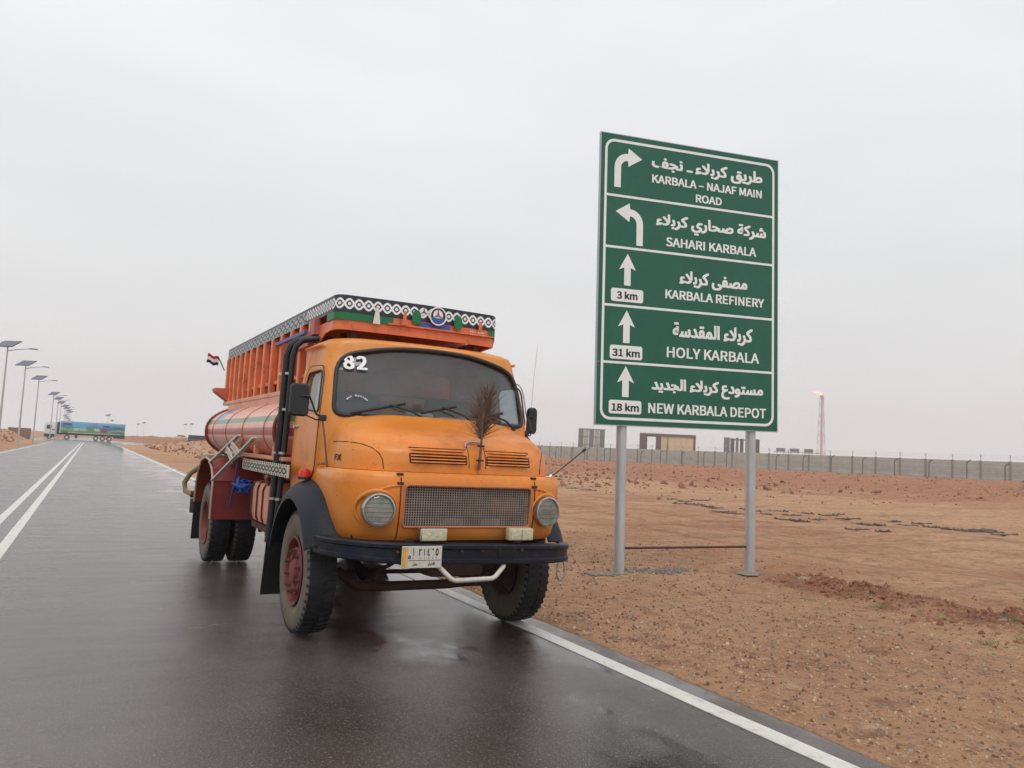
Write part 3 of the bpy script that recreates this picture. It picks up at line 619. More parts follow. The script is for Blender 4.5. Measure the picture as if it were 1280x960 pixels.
wpoly = rpoly([(-.90, 1.815), (.93, 1.815), (.885, 2.33), (.46, 2.428), (.02, 2.448), (-.42, 2.428), (-.855, 2.33)], [.09, .09, .17, .2, .2, .2, .17], 6)
cutw = lambda: prism_mesh(wpoly, lambda p, s: (p[0], -1.2 if s == 0 else .05, p[1]), DARK)
spoly = rpoly([(-.085, 1.83), (.43, 1.87), (.44, 2.195), (-.02, 2.20)], [.04, .04, .09, .09], 6)
cuts = lambda: prism_mesh(spoly, lambda p, s: (-1.5 if s == 0 else 1.5, p[0], p[1]), DARK)
rpolyw = rrect(-.55, .55, 1.95, 2.3, .08)
cutr = lambda: prism_mesh(rpolyw, lambda p, s: (p[0], .4 if s == 0 else 1.2, p[1]), DARK)
outer = fixn(loft(CABL, ORANGE).mesh('o')); innerL = [(z + (.03 if i == 0 else (-.03 if z > 2.45 else 0)), w, a, b, r, bo) for i, (z, w, a, b, r, bo) in enumerate(CABL)]
inner = fixn(loft(innerL, INTER, .035).mesh('i'))
cabm = evalmesh(outer, [(inner, 'DIFFERENCE'), (cutw(), 'DIFFERENCE'), (cuts(), 'DIFFERENCE'), (cutr(), 'DIFFERENCE')])
cab = link('cab', smooth(cabm, 32), TR)
# doors: a 5 mm proud skin with the window cut out
dpoly = rpoly([(-.135, 1.36), (-.14, 1.85), (-.055, 2.235), (.485, 2.26), (.66, 1.80), (.665, 1.12), (.42, 1.10), (-.02, 1.26)], [.05, .05, .12, .12, .04, .05, .04, .05], 5)
for sx in (-1, 1):
    big = fixn(loft(CABL, ORANGE, -.006).mesh('b')); sm = fixn(loft(CABL, ORANGE, .004).mesh('s'))
    dp = prism_mesh(dpoly, lambda p, s: (sx * (.88 if s == 0 else 1.4), p[0], p[1]), ORANGE)
    dm = evalmesh(big, [(dp, 'INTERSECT'), (sm, 'DIFFERENCE'), (cuts(), 'DIFFERENCE')])
    door = link('door', smooth(dm, 32), TR)
    side = lambda y, z, o=0: (sx * (sweep_levels(CABL, z)[1] + o), y, z)
    mb = MB(); mb.tube([side(y, z, .007) for y, z in spoly], .008, BLACK, 6, True); mb.obj('window_seal', door)
    mb = MB(); mb.add([side(y, z, -.012) for y, z in spoly], [tuple(range(len(spoly)))], SGLASS); mb.obj('window_glass', door)
    mb = MB(); mb.tube([side(y, z, .004) for y, z in dpoly], .0045, GAP, 5, True); mb.obj('door_gap', door)
    mb = MB(); mb.bbox(sx * 1.0 - .02, sx * 1.0 + .035, .50, .62, 1.70, 1.725, CHROME, .008); mb.cyl((sx * .99, .6, 1.712), (sx * 1.03, .6, 1.712), .02, CHROME, 10); mb.obj('handle', door)
    for z in (1.42, 1.74):
        mb = MB(); mb.cyl((sx * 1.0, -.125, z - .03), (sx * 1.0, -.125, z + .03), .011, ORANGE, 8); mb.obj('hinge', door)
    # gutter, and pleated curtain inside the side window
    mb = MB(); mb.tube([(sx * .952, y, 2.415 + .012 * math.sin((y + .1) * 3)) for y in [.10 + .54 * i / 10 for i in range(11)]], .014, ORANGE, 6); mb.obj('rain_gutter', TR)
    mb = MB(); sx == -1 and mb.grid([[(sx * (.90 + .012 * math.sin(y * 75) - (z - 1.8) * .06), y, z) for y in [-.03 + .01 * i for i in range(46)]] for z in (1.80, 2.0, 2.22)], CURT); sx == -1 and mb.obj('curtain', TR, smooth=60)
# windscreen
mb = MB(); gr_ = []
pts = [(x, fronty(CABL, x, z, -.018), z) for x, z in wpoly]
cx, cz = 0, 2.12; fan = []; rows = []
for k in range(9):
    s = k / 8; rows.append([(cx + (x - cx) * s, fronty(CABL, cx + (x - cx) * s, cz + (z - cz) * s, -.018), cz + (z - cz) * s) for x, z in wpoly])
mb.grid(rows[1:], WGLASS, closed_u=True); mb.add(rows[1], [tuple(range(len(wpoly)))], WGLASS)
glass_o = mb.obj('windscreen', TR, smooth=60)
mb = MB(); mb.tube([(x, fronty(CABL, x, z, .004), z) for x, z in wpoly], .019, BLACK, 8, True); mb.obj('windscreen_seal', TR, smooth=60)
cvw = lambda x, y, d: (x, fronty(CABL, x, y, .012 + d * 2), y)
text('8', SIGNW, -.808, -.716, 2.22, .115, .007, cvw, name='sticker_number', parent=TR); text('2', SIGNW, -.698, -.610, 2.22, .115, .007, cvw, name='sticker_number', parent=TR)
# small arched lettering low on the glass
ws = 'Ant Soltan'
for i, ch in enumerate(ws):
    if ch == ' ': continue
    t = (i - 4.5) / 4.5; a = -t * .55; X0 = -.705 + .085 * math.sin(t * 1.1); Z0 = 1.935 + .045 * math.cos(t * 1.25)
    c = bpy.data.curves.new('t', 'FONT'); c.body = ch
    if LATIN: c.font = LATIN
    c.align_x = 'CENTER'
    o = bpy.data.objects.new('t', c); COL.objects.link(o); dg = bpy.context.evaluated_depsgraph_get(); me = bpy.data.meshes.new_from_object(o.evaluated_get(dg), depsgraph=dg); bpy.data.objects.remove(o)
    mb = MB(); sc_ = .06
    for dx in (-.003, 0, .003):
        vs = []
        for v in me.vertices:
            x_, y_ = v.co.x * sc_ * .8 + dx, v.co.y * sc_
            vs.append(cvw(X0 + x_ * math.cos(a) - y_ * math.sin(a), Z0 + x_ * math.sin(a) + y_ * math.cos(a), dx * .1))
        mb.add(vs, [tuple(p.vertices) for p in me.polygons], SIGNW)
    mb.obj('sticker_letter', TR)
# dashboard, wheel, seats
mb = MB(); mb.bbox(-.82, .82, -.15, .08, 1.62, 1.80, INTER, .04); mb.obj('dashboard', TR, smooth=40)
mb = MB(); mb.tube([(.45 + .23 * math.cos(t), .06 - .10 * math.sin(t), 1.86 + .2 * math.sin(t)) for t in [2 * PI * i / 28 for i in range(28)]], .013, BLACK, 6, True)
mb.cyl((.45, .06, 1.86), (.45, -.12, 1.70), .025, BLACK, 8); mb.cyl((.24, .06, 1.86), (.66, .06, 1.86), .012, BLACK, 6); mb.obj('steering_wheel', TR)
for x in (-.48, .48):
    mb = MB(); mb.bbox(x - .27, x + .27, .15, .6, 1.5, 1.62, SEATM, .04); mb.bbox(x - .25, x + .25, .52, .62, 1.6, 2.06, SEATM, .04); mb.obj('seat', TR, smooth=40)
mb = MB(); mb.bbox(-.25, .02, -.17, -.04, 1.80, 1.885, WHITED, .03); mb.bbox(.08, .36, -.16, -.06, 1.80, 1.86, WHITED, .02); mb.obj('dashboard_cloth', TR)
# wipers
for (x0, z0, x1, z1, x2, z2) in ((-.12, 1.825, -.36, 1.925, -.76, 1.835), (.36, 1.825, .12, 1.935, -.16, 1.875), (.80, 1.80, .62, 1.91, .40, 1.87)):
    P3 = lambda x, z, o: (x, fronty(CABL, x, z, o), z)
    mb = MB(); mb.tube([P3(x0, z0 - .01, .02), P3((x0 + x1) / 2, (z0 + z1) / 2, .04), P3(x1 - .08, z1, .03)], .009, BLACK, 6); mb.cyl(P3(x0, z0 - .01, .0), P3(x0, z0 - .01, .035), .016, BLACK, 8)
    mb.tube([P3(x2 + (x1 + .06 - x2) * i / 8, z2 + (z1 + .02 - z2) * i / 8, .017) for i in range(9)], .014, BLACK, 6); mb.obj('wiper', TR, smooth=50)
# bonnet
hm = loft(HOODL, ORANGE, sub=3).mesh('bonnet'); fixn(hm); hood = link('bonnet', smooth(hm, 40), TR)
HF = lambda x, z, o=0: (x, fronty(HOODL, x, z, o), z)
for sx in (-1, 1):
    xa, xb = ((.161, .552) if sx > 0 else (.035, .497))
    for k in range(5):
        z = 1.460 + k * .0235; vs = []; n = 14
        rws = []
        for dz, o in ((.0, .001), (.002, .020), (.010, .018), (.013, .001)):
            rws.append([HF(sx * (xa + (xb - xa) * i / n), z + dz, o * (1 if 0 < i < n else .1)) for i in range(n + 1)])
        mb = MB(); mb.grid(rws, ORANGE); mb.obj('louvre', hood, smooth=50)
    mb = MB(); mb.grid([[HF(sx * (xa - .012 + (xb - xa + .024) * i / 14), z, .0015) for i in range(15)] for z in (1.453, 1.48, 1.52, 1.576)], GAP)
    mb.obj('louvre_opening', hood)
# raised central spine of the bonnet and the seams of its flanks
for xq in (-.006, .142):
    mb = MB(); mb.tube([HF(xq, 1.43 + .0185 * i, .001) for i in range(11)], .003, GAP, 5); mb.obj('spine_seam', hood)
mb = MB(); mb.tube([HF(.066 + .085 * math.sin(a), 1.60 + .042 * math.cos(a), .006 + .018 * math.cos(a)) for a in [rad(-95 + 190 * i / 14) for i in range(15)]], .007, CHROME, 8); mb.obj('bonnet_handle', hood, smooth=50)
for sx in (-1, 1):
    def hs(y, z, o=.002):  # point on the flank of the bonnet
        _, w, yf, yr, r, bow = sweep_levels(HOODL, z); yc = yf + bow * ((w - r) / w) ** 2 + r
        if y >= yc: x = w
        else: x = w - r + math.sqrt(max(0, r * r - (yc - y) ** 2))
        return (sx * (x + o), y, z)
    pts = [hs(-.30, 1.588), hs(-.38, 1.592)] + [(sx * x, fronty(HOODL, x, z, .001), z) for x, z in ((.90, 1.592), (.86, 1.59), (.81, 1.578), (.76, 1.555), (.72, 1.515), (.70, 1.47), (.692, 1.40))]
    mb = MB(); mb.tube(pts, .0035, GAP, 5); mb.obj('flank_seam', hood)
    if sx < 0:
        text('FX', INK, 0, .15, 0, .045, .003, lambda x, y, d: hs(-.42 - x, 1.445 + y, .004 + d), name='badge_letters', parent=hood)
        mb = MB(); mb.bbox(-1.0, -.965, -.30, -.20, 1.395, 1.42, mat('orange_marker', L((150, 90, 50)), .4), .008); mb.obj('side_repeater', TR)
# nose with wheel cut-outs and grille recess
nm = fixn(loft(NOSEL, ORANGE, sub=3).mesh('nose'))
def wcut(x0, x1, r):
    mb = MB(); mb.cyl((x0, -.02, .50), (x1, -.02, .50), r, DARK, 48); return fixn(mb.mesh('w'))
gpoly = rpoly([(-.553, .968), (.553, .968), (.553, 1.285), (-.553, 1.285)], .035, 5)
gc = prism_mesh(gpoly, lambda p, s: (p[0], -1.5 if s == 0 else -.90, p[1]), DARK)
mbk = MB(); mbk.box(-.88, .88, -.82, .6, .7, 1.30, DARK); hollow = fixn(mbk.mesh('h'))
nm2 = evalmesh(nm, [(wcut(-1.4, -.55, .745), 'DIFFERENCE'), (wcut(.55, 1.4, .745), 'DIFFERENCE'), (gc, 'DIFFERENCE'), (hollow, 'DIFFERENCE')])
nose = link('nose', smooth(nm2, 35), TR)
NF = lambda x, z, o=0: (x, fronty(NOSEL, x, z, o), z)
mb = MB(); mb.tube([NF(x, z, .004) for x, z in gpoly], .010, mat('grille_rim', L((190, 120, 84)), .4, var=.15), 6, True); mb.obj('grille_frame', nose, smooth=60)
# wire mesh over a dark radiator
WIRE = mat('grille_wire', L((156, 142, 132)), .5, .2, var=.3, scale=9)
mb = MB(); n = 0
for i in range(54):
    x = -.548 + 1.096 * i / 53; mb.box(x - .0025, x + .0025, -1.016, -1.012, .972, 1.281, WIRE)
for k in range(17):
    z = .975 + .303 * k / 16; mb.box(-.55, .55, -1.0115, -1.0075, z - .0025, z + .0025, WIRE)
mb.obj('grille_mesh', nose, kind='stuff')
mb = MB(); mb.add([(-.555, -.94, .965), (.555, -.94, .965), (.555, -.94, 1.288), (-.555, -.94, 1.288)], [(0, 1, 2, 3)], mat('radiator_core', L((38, 34, 34)), .7, var=.5, scale=9)); 
mb.box(-.03, .14, -.97, -.941, .97, 1.28, CHASSIS); mb.box(.22, .48, -.96, -.941, 1.08, 1.20, mat('radiator_red', L((120, 60, 50)), .7)); mb.box(-.22, .30, -.97, -.941, .975, 1.03, CONCD); mb.obj('radiator', nose)
for sx in (-1, 1):
    # vertical seam, hinge clips, headlamp in its brow
    mb = MB(); mb.tube([NF(sx * .585, .875 + .508 * i / 12, .0015) for i in range(12)] , .005, GAP, 5); mb.obj('nose_seam', nose)
    mb = MB(); mb.bbox(sx * .585 - .03, sx * .585 + .02, NF(.585, 1.36)[1] - .012, NF(.585, 1.36)[1] + .01, 1.358, 1.376, CHASSIS, .004); mb.obj('bonnet_clip', nose); mb = MB(); mb.bbox(sx * .585 - .03, sx * .585 + .02, NF(.585, 1.29)[1] - .014, NF(.585, 1.29)[1] + .01, 1.288, 1.308, CHASSIS, .004); mb.obj('bonnet_clip', nose)
    cx, cz = sx * .728 - .02, 1.098; yb = fronty(NOSEL, .68, cz)
    bow = []
    for i in range(26):
        t = rad(5 + 250 * i / 25) if sx < 0 else rad(175 - 250 * i / 25)
        x = cx +   .140 * math.cos(t); z = cz + .140 * math.sin(t)
        if i < 5: x += (-sx) * -.0
        bow.append((x, fronty(NOSEL, x, z, .004), z))
    mb = MB(); mb.tube(bow, lambda t: .005 + .012 * math.sin(PI * min(1, t * 1.1)), ORANGE, 8); mb.tube([NF(sx * .585, 1.285, .003), NF(sx * .66, 1.275, .005), NF(sx * .75, 1.245, .005), NF(sx * .83, 1.19, .002)], .008, ORANGE, 6); mb.obj('headlamp_brow', nose, smooth=60)
    M = Matrix.Translation((cx, yb - .008, cz)) @ Matrix.Rotation(rad(-90 + sx * 9), 4, 'Z') @ Matrix.Identity(4)
    # lathe axis is +x: rotate so that it points forward (-y)
    lamp = link('headlamp', None, TR)
    mb = MB(); mb.lathe([(-.05, .128), (.012, .128), (.034, .122), (.036, .112), (.022, .106)], CHROME, 40, M); mb.obj('bezel', lamp, smooth=40)
    mb = MB(); mb.lathe([(.020, .107), (.012, .09), (.006, .05), (.004, .001)], mat('reflector', L((132, 130, 122)), .35, .6, var=.5, scale=14), 40, M); mb.obj('reflector', lamp, smooth=60)
    mb = MB(); mb.lathe([(.022, .108), (.036, .085), (.044, .05), (.047, .001)], LENS, 40, M); mb.obj('lens', lamp, smooth=60)
    for k in range(6):
        z = -.085 + .034 * k; h = math.sqrt(.116 ** 2 - z * z); pts = [M @ Vector((.052 - .10 * (v / .116) ** 2 * .25, v, z)) for v in [-h + 2 * h * i / 8 for i in range(9)]]
        mb = MB(); mb.tube(pts, .0015, BLACK, 5); mb.obj('guard_wire', lamp)
    # fog lamp
for (x0, x1, two) in ((-.445, -.22, 0), (.318, .54, 1)):
    fl = link('fog_lamp', None, TR)
    mb = MB(); mb.bbox(x0, x1, -1.12, -1.045, .872, .972, CREAM if two else CHROME, .015); mb.obj('housing', fl, smooth=40)
    for a, b in (((x0 + .012, x1 - .012),) if not two else ((x0 + .01, (x0 + x1) / 2 - .004), ((x0 + x1) / 2 + .004, x1 - .01))):
        mb = MB(); mb.bbox(a, b, -1.130, -1.118, .880, .964, CREAM, .006); mb.obj('lens', fl, smooth=40)
# bumper
bp_ = []
xs = [-1.05, -1.045, -1.02, -.965, -.88, -.75, -.58, -.3, 0, .3, .58, .75, .88, .955, 1.01, 1.035, 1.04]
ysb = [-.62, -.72, -.81, -.895, -.96, -1.025, -1.06, -1.075, -1.078, -1.075, -1.06, -1.025, -.96, -.895, -.81, -.72, -.62]
prof = [(-.02, .0), (.052, .004), (.062, .016), (.062, .040), (.050, .050), (.050, .112), (.062, .122), (.062, .146), (.052, .158), (-.02, .162), (-.024, .15), (.035, .146), (.035, .016), (-.024, .012)]
rows = []
for i, (x, y) in enumerate(zip(xs, ysb)):
    a = Vector((xs[max(0, i - 1)], ysb[max(0, i - 1)])); b = Vector((xs[min(16, i + 1)], ysb[min(16, i + 1)])); d = (b - a).normalized(); nx, ny = d.y, -d.x
    tilt = -.018 * x; zz = .692 + tilt + (.03 * sst(-.6, -1.16, x)); rows.append([(x + nx * q, y + ny * q, zz + h * (1 - .14 * sst(.6, 1.16, abs(x)))) for q, h in prof])
mb = MB(); mb.grid(rows, BLACKP, closed_u=True); n = len(prof); mb.f.append(tuple(range(n))); mb.m.append(0); mb.f.append(tuple(16 * n + i for i in range(n))); mb.m.append(0)
bump = mb.obj('bumper', TR, smooth=30, fix=True)
mb = MB(); mb.bbox(.08, .38, -1.132, -1.1265, .755, .83, DARK, .002); mb.bbox(.215, .242, -1.140, -1.130, .75, .84, BLACKP, .004); mb.obj('tow_slot', bump)
for x in (.08, .43, -.62, -.1):
    mb = MB(); mb.cyl((x, -1.145, .80), (x, -1.125, .80), .011, CHASSIS, 6); mb.obj('bolt', bump)
# number plate
pl = link('number_plate', None, TR, loc=(-.435, -1.155, .763), rot=(0, 0, 0)); pl.scale = (.95, 1, .97)
px0, px1, pz0, pz1 = -.168, .168, -.083, .083
mb = MB(); mb.bbox(px0, px1, -.004, .012, pz0, pz1, WHITED, .004); mb.obj('plate', pl)
mb = MB(); mb.box(px0 + .004, px0 + .034, -.0048, -.003, pz0 + .006, pz1 - .006, YELL); mb.box(px0 + .040, px0 + .047, -.0048, -.003, pz0 + .006, pz1 - .006, YELL); mb.obj('yellow_band', pl)
mb = MB(); mb.box(px0 + .05, px1 - .006, -.0052, -.003, -.026, -.0225, INK); mb.obj('divider', pl)
cvp = lambda x, y, d: (x, -.0052 - d, y)
text('١', INK, -.078, -.070, .012, .055, .0012, cvp, name='plate_digit', parent=pl, ar=True)
for ch, a, b in (('٢', -.030, -.008), ('١', .012, .020), ('٤', .042, .064), ('٦', .078, .100), ('٥', .112, .136)): text(ch, INK, a, b, .012, .052, .0012, cvp, name='plate_digit', parent=pl, ar=True)
text('٥', INK, -.117, -.095, -.012, .026, .0015, cvp, name='plate_digit', parent=pl, ar=True)
for ch, x in (('A', -.078), ('2', -.022), ('1', .014), ('4', .050), ('6', .086), ('5', .118)): text(ch, INK, x, x + .010, -.014, .013, 0, cvp, name='plate_digit', parent=pl)
text('حمل', INK, -.08, -.035, -.066, .026, .0006, cvp, name='plate_word', parent=pl, ar=True); text('الانبار', INK, .05, .11, -.066, .028, .0006, cvp, name='plate_word', parent=pl, ar=True)
# white under-run tube, tow ring
mb = MB(); mb.tube([(-.27, -1.06, .70), (-.26, -1.11, .67), (-.175, -1.13, .59), (-.14, -1.135, .578), (.17, -1.135, .585), (.205, -1.13, .60), (.285, -1.11, .675), (.30, -1.06, .70)], .019, WHITED, 10); mb.obj('tow_bar', TR, smooth=50)
mb = MB(); mb.tube([(.935 + .038 * math.cos(t), -.93, .60 + .085 * math.sin(t)) for t in [2 * PI * i / 24 for i in range(24)]], .008, CHROME, 6, True); mb.obj('tow_ring', TR, smooth=50)
# mudguards over the front wheels and their flaps
for sx in (-1, 1):
    prof2 = [(.93, .775), (1.02, .765), (1.09, .735), (1.14, .685), (1.163, .635), (1.168, .600), (1.160, .600), (1.15, .630), (1.125, .675), (1.08, .72), (1.01, .748), (.93, .758)]
    rows = []
    for i in range(41):
        t = rad(24 + 144 * i / 40); k = 1 + .05 * sst(120, 168, 24 + 144 * i / 40)
        rows.append([(sx * x, -.02 - r * k * math.cos(t), .50 + r * math.sin(t)) for x, r in prof2])
    mb = MB(); mb.grid(rows, GUARD, closed_u=True); n = len(prof2); mb.f.append(tuple(range(n))); mb.m.append(0); mb.f.append(tuple(40 * n + i for i in range(n))); mb.m.append(0)
    mb.obj('mudguard', TR, smooth=40, fix=True)
    mb = MB(); mb.grid([[(sx * x, .745 + .10 * (1 - zz) + .01 * math.sin(x * 9), .17 + zz * .50) for x in (.86, .95, 1.05, 1.165)] for zz in (0, .33, .66, 1)], BLACK); mb.grid([[(sx * x, .755 + .10 * (1 - zz) + .01 * math.sin(x * 9), .17 + zz * .50) for x in (.86, .95, 1.05, 1.165)] for zz in (0, .33, .66, 1)], BLACK); mb.obj('mud_flap', TR, smooth=50)
mb = MB(); mb.cyl((-1.06, -.02, 1.262), (-1.06, -.02, 1.285), .055, BLACK, 16); mb.lathe([(0, .048), (.05, .044), (.066, .03), (.07, .001)], RED, 20, Matrix.Translation((-1.06, -.02, 1.283)) @ Matrix.Rotation(-PI / 2, 4, 'Y')); mb.obj('marker_lamp', TR, smooth=50)
# mirrors
def mirror(cx, cy, cz, sx, w, h, ax, az, rz=0):
    mr_ = link('mirror', None, TR)
    M = Matrix.Translation((cx, cy, cz)) @ Matrix.Rotation(rz, 4, 'Z')
    mb = MB(); o = rrect(-w / 2, w / 2, -h / 2, h / 2, .035, 5); n = len(o)
    sc = lambda k: [(p[0] * k, p[1] * k) for p in o]
    lay = [(.0, .93), (-.018, 1.0), (-.035, 1.0), (-.05, .9)]; vs = [M @ Vector((p[0], yy_, p[1])) for yy_, k in lay for p in sc(k)]
    fs = [(i * n + j, i * n + (j + 1) % n, (i + 1) * n + (j + 1) % n, (i + 1) * n + j) for i in range(3) for j in range(n)] + [tuple(range(n)), tuple(3 * n + i for i in range(n))]
    mb.add(vs, fs, BLACK); mb.obj('mirror_shell', mr_, smooth=40, fix=True)
    mb = MB(); mb.add([M @ Vector((p[0] * .88, .003, p[1] * .9)) for p in o], [tuple(range(n))], CHROME); mb.obj('mirror_glass', mr_)
    J = (ax, -.30 if sx < 0 else -.12, az)
    mb = MB(); mb.tube([M @ Vector((0, -.055, .03)), M @ Vector((-sx * .07, -.07, .03)), (ax + sx * .06, J[1] - .02, az + .03), J], .008, BLACK, 6); mb.tube([M @ Vector((0, -.055, -.10)), (ax + sx * .05, J[1] - .01, az - .02), J], .006, BLACK, 6); mb.bbox(ax - .03, ax + .03, J[1] - .03, J[1] + .03, az - .025, az + .025, BLACK, .008)
    mb.tube([J, (ax + .004, -.42, az - .20), (ax * .99, -.50, 1.385)], .007, BLACK, 6); mb.obj('mirror_arm', mr_, smooth=50)
mirror(-1.235, -.35, 1.905, -1, .152, .262, -1.02, 1.775, .0)
mirror(1.165, .10, 1.895, 1, .10, .26, .985, 1.76, 0)
mb = MB(); mb.tube([(1.17, .10, 2.01), (1.18, .10, 2.3), (1.195, .08, 2.63)], .0028, GALV, 5); mb.obj('aerial', TR)
mb = MB(); mb.tube([(.86, -.80, 1.375), (.93, -.81, 1.42), (1.19, -.82, 1.62)], .0065, BLACK, 6); mb.cyl((.845, -.80, 1.365), (.88, -.805, 1.39), .016, CHROME, 10); mb.cyl((1.185, -.82, 1.615), (1.21, -.822, 1.635), .013, BLACK, 8); mb.obj('width_marker', TR)

# wheels
def tyre_mesh():
    mb = MB(); R_ = .5085
    prof = [(-.085, .268), (-.112, .300), (-.124, .36), (-.126, .42), (-.118, .462), (-.108, .484), (-.095, .493), (.095, .493), (.108, .484), (.118, .462), (.126, .42), (.124, .36), (.112, .300), (.085, .268)]
    ms = [SIDEWALL] * 5 + [RUBBER] * 3 + [SIDEWALL] * 5
    mb.lathe(prof, RUBBER, 72, None, ms)
    nB = 46
    for i in range(nB):
        for s in (-1, 1):
            t = 2 * PI * (i + (.5 if s > 0 else 0)) / nB; w = .031
            M = Matrix.Rotation(t, 4, 'X')
            pts = []
            for (xa, xb, ra, rb, da, db) in ((s * .018, s * .108, .488, R_ - .001, -.004, .006),):
                vs = [(xa, -w * .42 + da, ra), (xb, -w * .5 + db, ra - .01), (xb, w * .5 + db, ra - .01), (xa, w * .42 + da, ra), (xa, -w * .42 + da, rb), (xb, -w * .42 + db, rb - .008), (xb, w * .42 + db, rb - .008), (xa, w * .42 + da, rb)]
                mb.add(vs, [(0, 1, 5, 4), (1, 2, 6, 5), (2, 3, 7, 6), (3, 0, 4, 7), (4, 5, 6, 7)], RUBBER, M)
                vs = [(s * .106, -w * .4 + db, .497), (s * .123, -w * .38 + db, .462), (s * .123, w * .38 + db, .462), (s * .106, w * .4 + db, .497), (s * .108, -w * .4 + db, .475), (s * .108, w * .4 + db, .475)]
                mb.add(vs, [(0, 1, 2, 3), (0, 4, 1), (3, 2, 5)], RUBBER, M)
    me = mb.mesh('tyre', 40); bm = bmesh.new(); bm.from_mesh(me); bmesh.ops.recalc_face_normals(bm, faces=bm.faces[:]); bm.to_mesh(me); bm.free(); return me
TY = tyre_mesh()
def rim_mesh(front, m):  # outer side towards -x
    mb = MB()
    if front: prof = [(.09, .262), (-.10, .262), (-.118, .284), (-.124, .278), (-.118, .262), (-.07, .252), (-.035, .243), (-.03, .20), (-.095, .192), (-.106, .186), (-.106, .142), (-.098, .136), (-.05, .130), (-.048, .106), (-.105, .098), (-.128, .084), (-.132, .06), (-.132, .001)]
    else: prof = [(.09, .262), (-.10, .262), (-.118, .284), (-.124, .278), (-.118, .262), (-.06, .250), (.04, .235), (.062, .20), (.060, .13), (.03, .12), (-.02, .11), (-.03, .09), (-.032, .001)]
    mb.lathe(prof, m, 48); mb.lathe([(.09, .262), (.118, .284), (.112, .262), (.02, .24), (.0, .2), (.03, .12), (.12, .10), (.12, .001)], RIM_DUSTY, 40); return mb.mesh('rim', 40)
RF, RR = rim_mesh(True, RIM), rim_mesh(False, RIM)
def nut_mesh():
    mb = MB(); mb.cyl((0, 0, 0), (-.026, 0, 0), .019, RIM, 6); mb.cyl((-.026, 0, 0), (-.044, 0, 0), .010, CHASSIS, 8); return mb.mesh('nut')
NUT = nut_mesh()
def hole_mesh():
    mb = MB(); mb.cyl((0, 0, 0), (-.004, 0, 0), .017, DARK, 14); return mb.mesh('hand_hole')
HOLE = hole_mesh()
def wheel(x, y, front, far, outer=True):
    w = link('wheel', None, TR, (x, y, .5085), (rad(random.uniform(0, 60)), 0, PI if far else 0))
    link('tyre', TY, w); link('rim', RF if front else RR, w)
    if outer:
        for k in range(10):
            t = 2 * PI * k / 10; link('nut', NUT, w, ((-.106 if front else .055), .165 * math.cos(t), .168 * math.sin(t)))
        if front:
            for k in range(10):
                t = 2 * PI * (k + .5) / 10; link('hand_hole', HOLE, w, (-.0335, .222 * math.cos(t), .222 * math.sin(t)), (0, 0, 0))
random.seed(2)
wheel(-.974, 0, True, False); wheel(.985, 0, True, True)
wheel(-1.08, 4.215, False, False); wheel(-.765, 4.215, False, True, False); wheel(.765, 4.215, False, False, False); wheel(1.08, 4.215, False, True)
# axles, springs, frame, engine sump
mb = MB(); mb.tube([(-.88, 0, .50), (-.70, 0, .49), (-.55, 0, .37), (-.3, 0, .355), (.3, 0, .355), (.55, 0, .37), (.70, 0, .49), (.88, 0, .50)], .042, CHASSIS, 10); mb.cyl((-.78, .18, .46), (.78, .18, .44), .02, CHASSIS, 8); mb.obj('front_axle', TR, smooth=40)
mb = MB(); mb.cyl((-.9, 4.215, .5085), (.9, 4.215, .5085), .08, CHASSIS, 14); M = Matrix.Translation((0, 4.215, .52)) @ Matrix.Diagonal((1, 1, 1, 1)); mb.lathe([(-.2, .08), (-.12, .19), (0, .22), (.12, .19), (.2, .08)], CHASSIS, 18, M); mb.cyl((0, 1.2, .62), (0, 4.0, .54), .045, CHASSIS, 12); mb.obj('rear_axle', TR, smooth=40)
for sx in (-.47, .47):
    mb = MB(); mb.box(sx - .035, sx + .035, -.98, 5.35, .74, .93, CHASSIS); mb.obj('frame_rail', TR)
    for yc, L_ in ((0, .62), (4.215, .7)):
        mb = MB()
        for k in range(5):
            l_ = L_ * (1 - k * .16); mb.grid([[(sx - .035, yc + l_ * t, .64 - .025 * k - .13 * (1 - t * t) + zz), (sx + .035, yc + l_ * t, .64 - .025 * k - .13 * (1 - t * t) + zz)] for t in [-1 + i / 5 for i in range(11)] for zz in (0,)], CHASSIS)
        mb.obj('leaf_spring', TR)
for y in (-.85, .7, 1.5, 2.6, 3.4, 5.0):
    mb = MB(); mb.box(-.434, .434, y - .04, y + .04, .76, .91, CHASSIS); mb.obj('cross_member', TR)
mb = MB(); mb.bbox(-.26, .26, -.85, .9, .55, 1.25, CHASSIS, .08); mb.obj('engine', TR, smooth=40)
mb = MB(); mb.bbox(-.9, .9, .12, .7, .93, 1.04, CHASSIS, .02); mb.obj('cab_floor', TR)

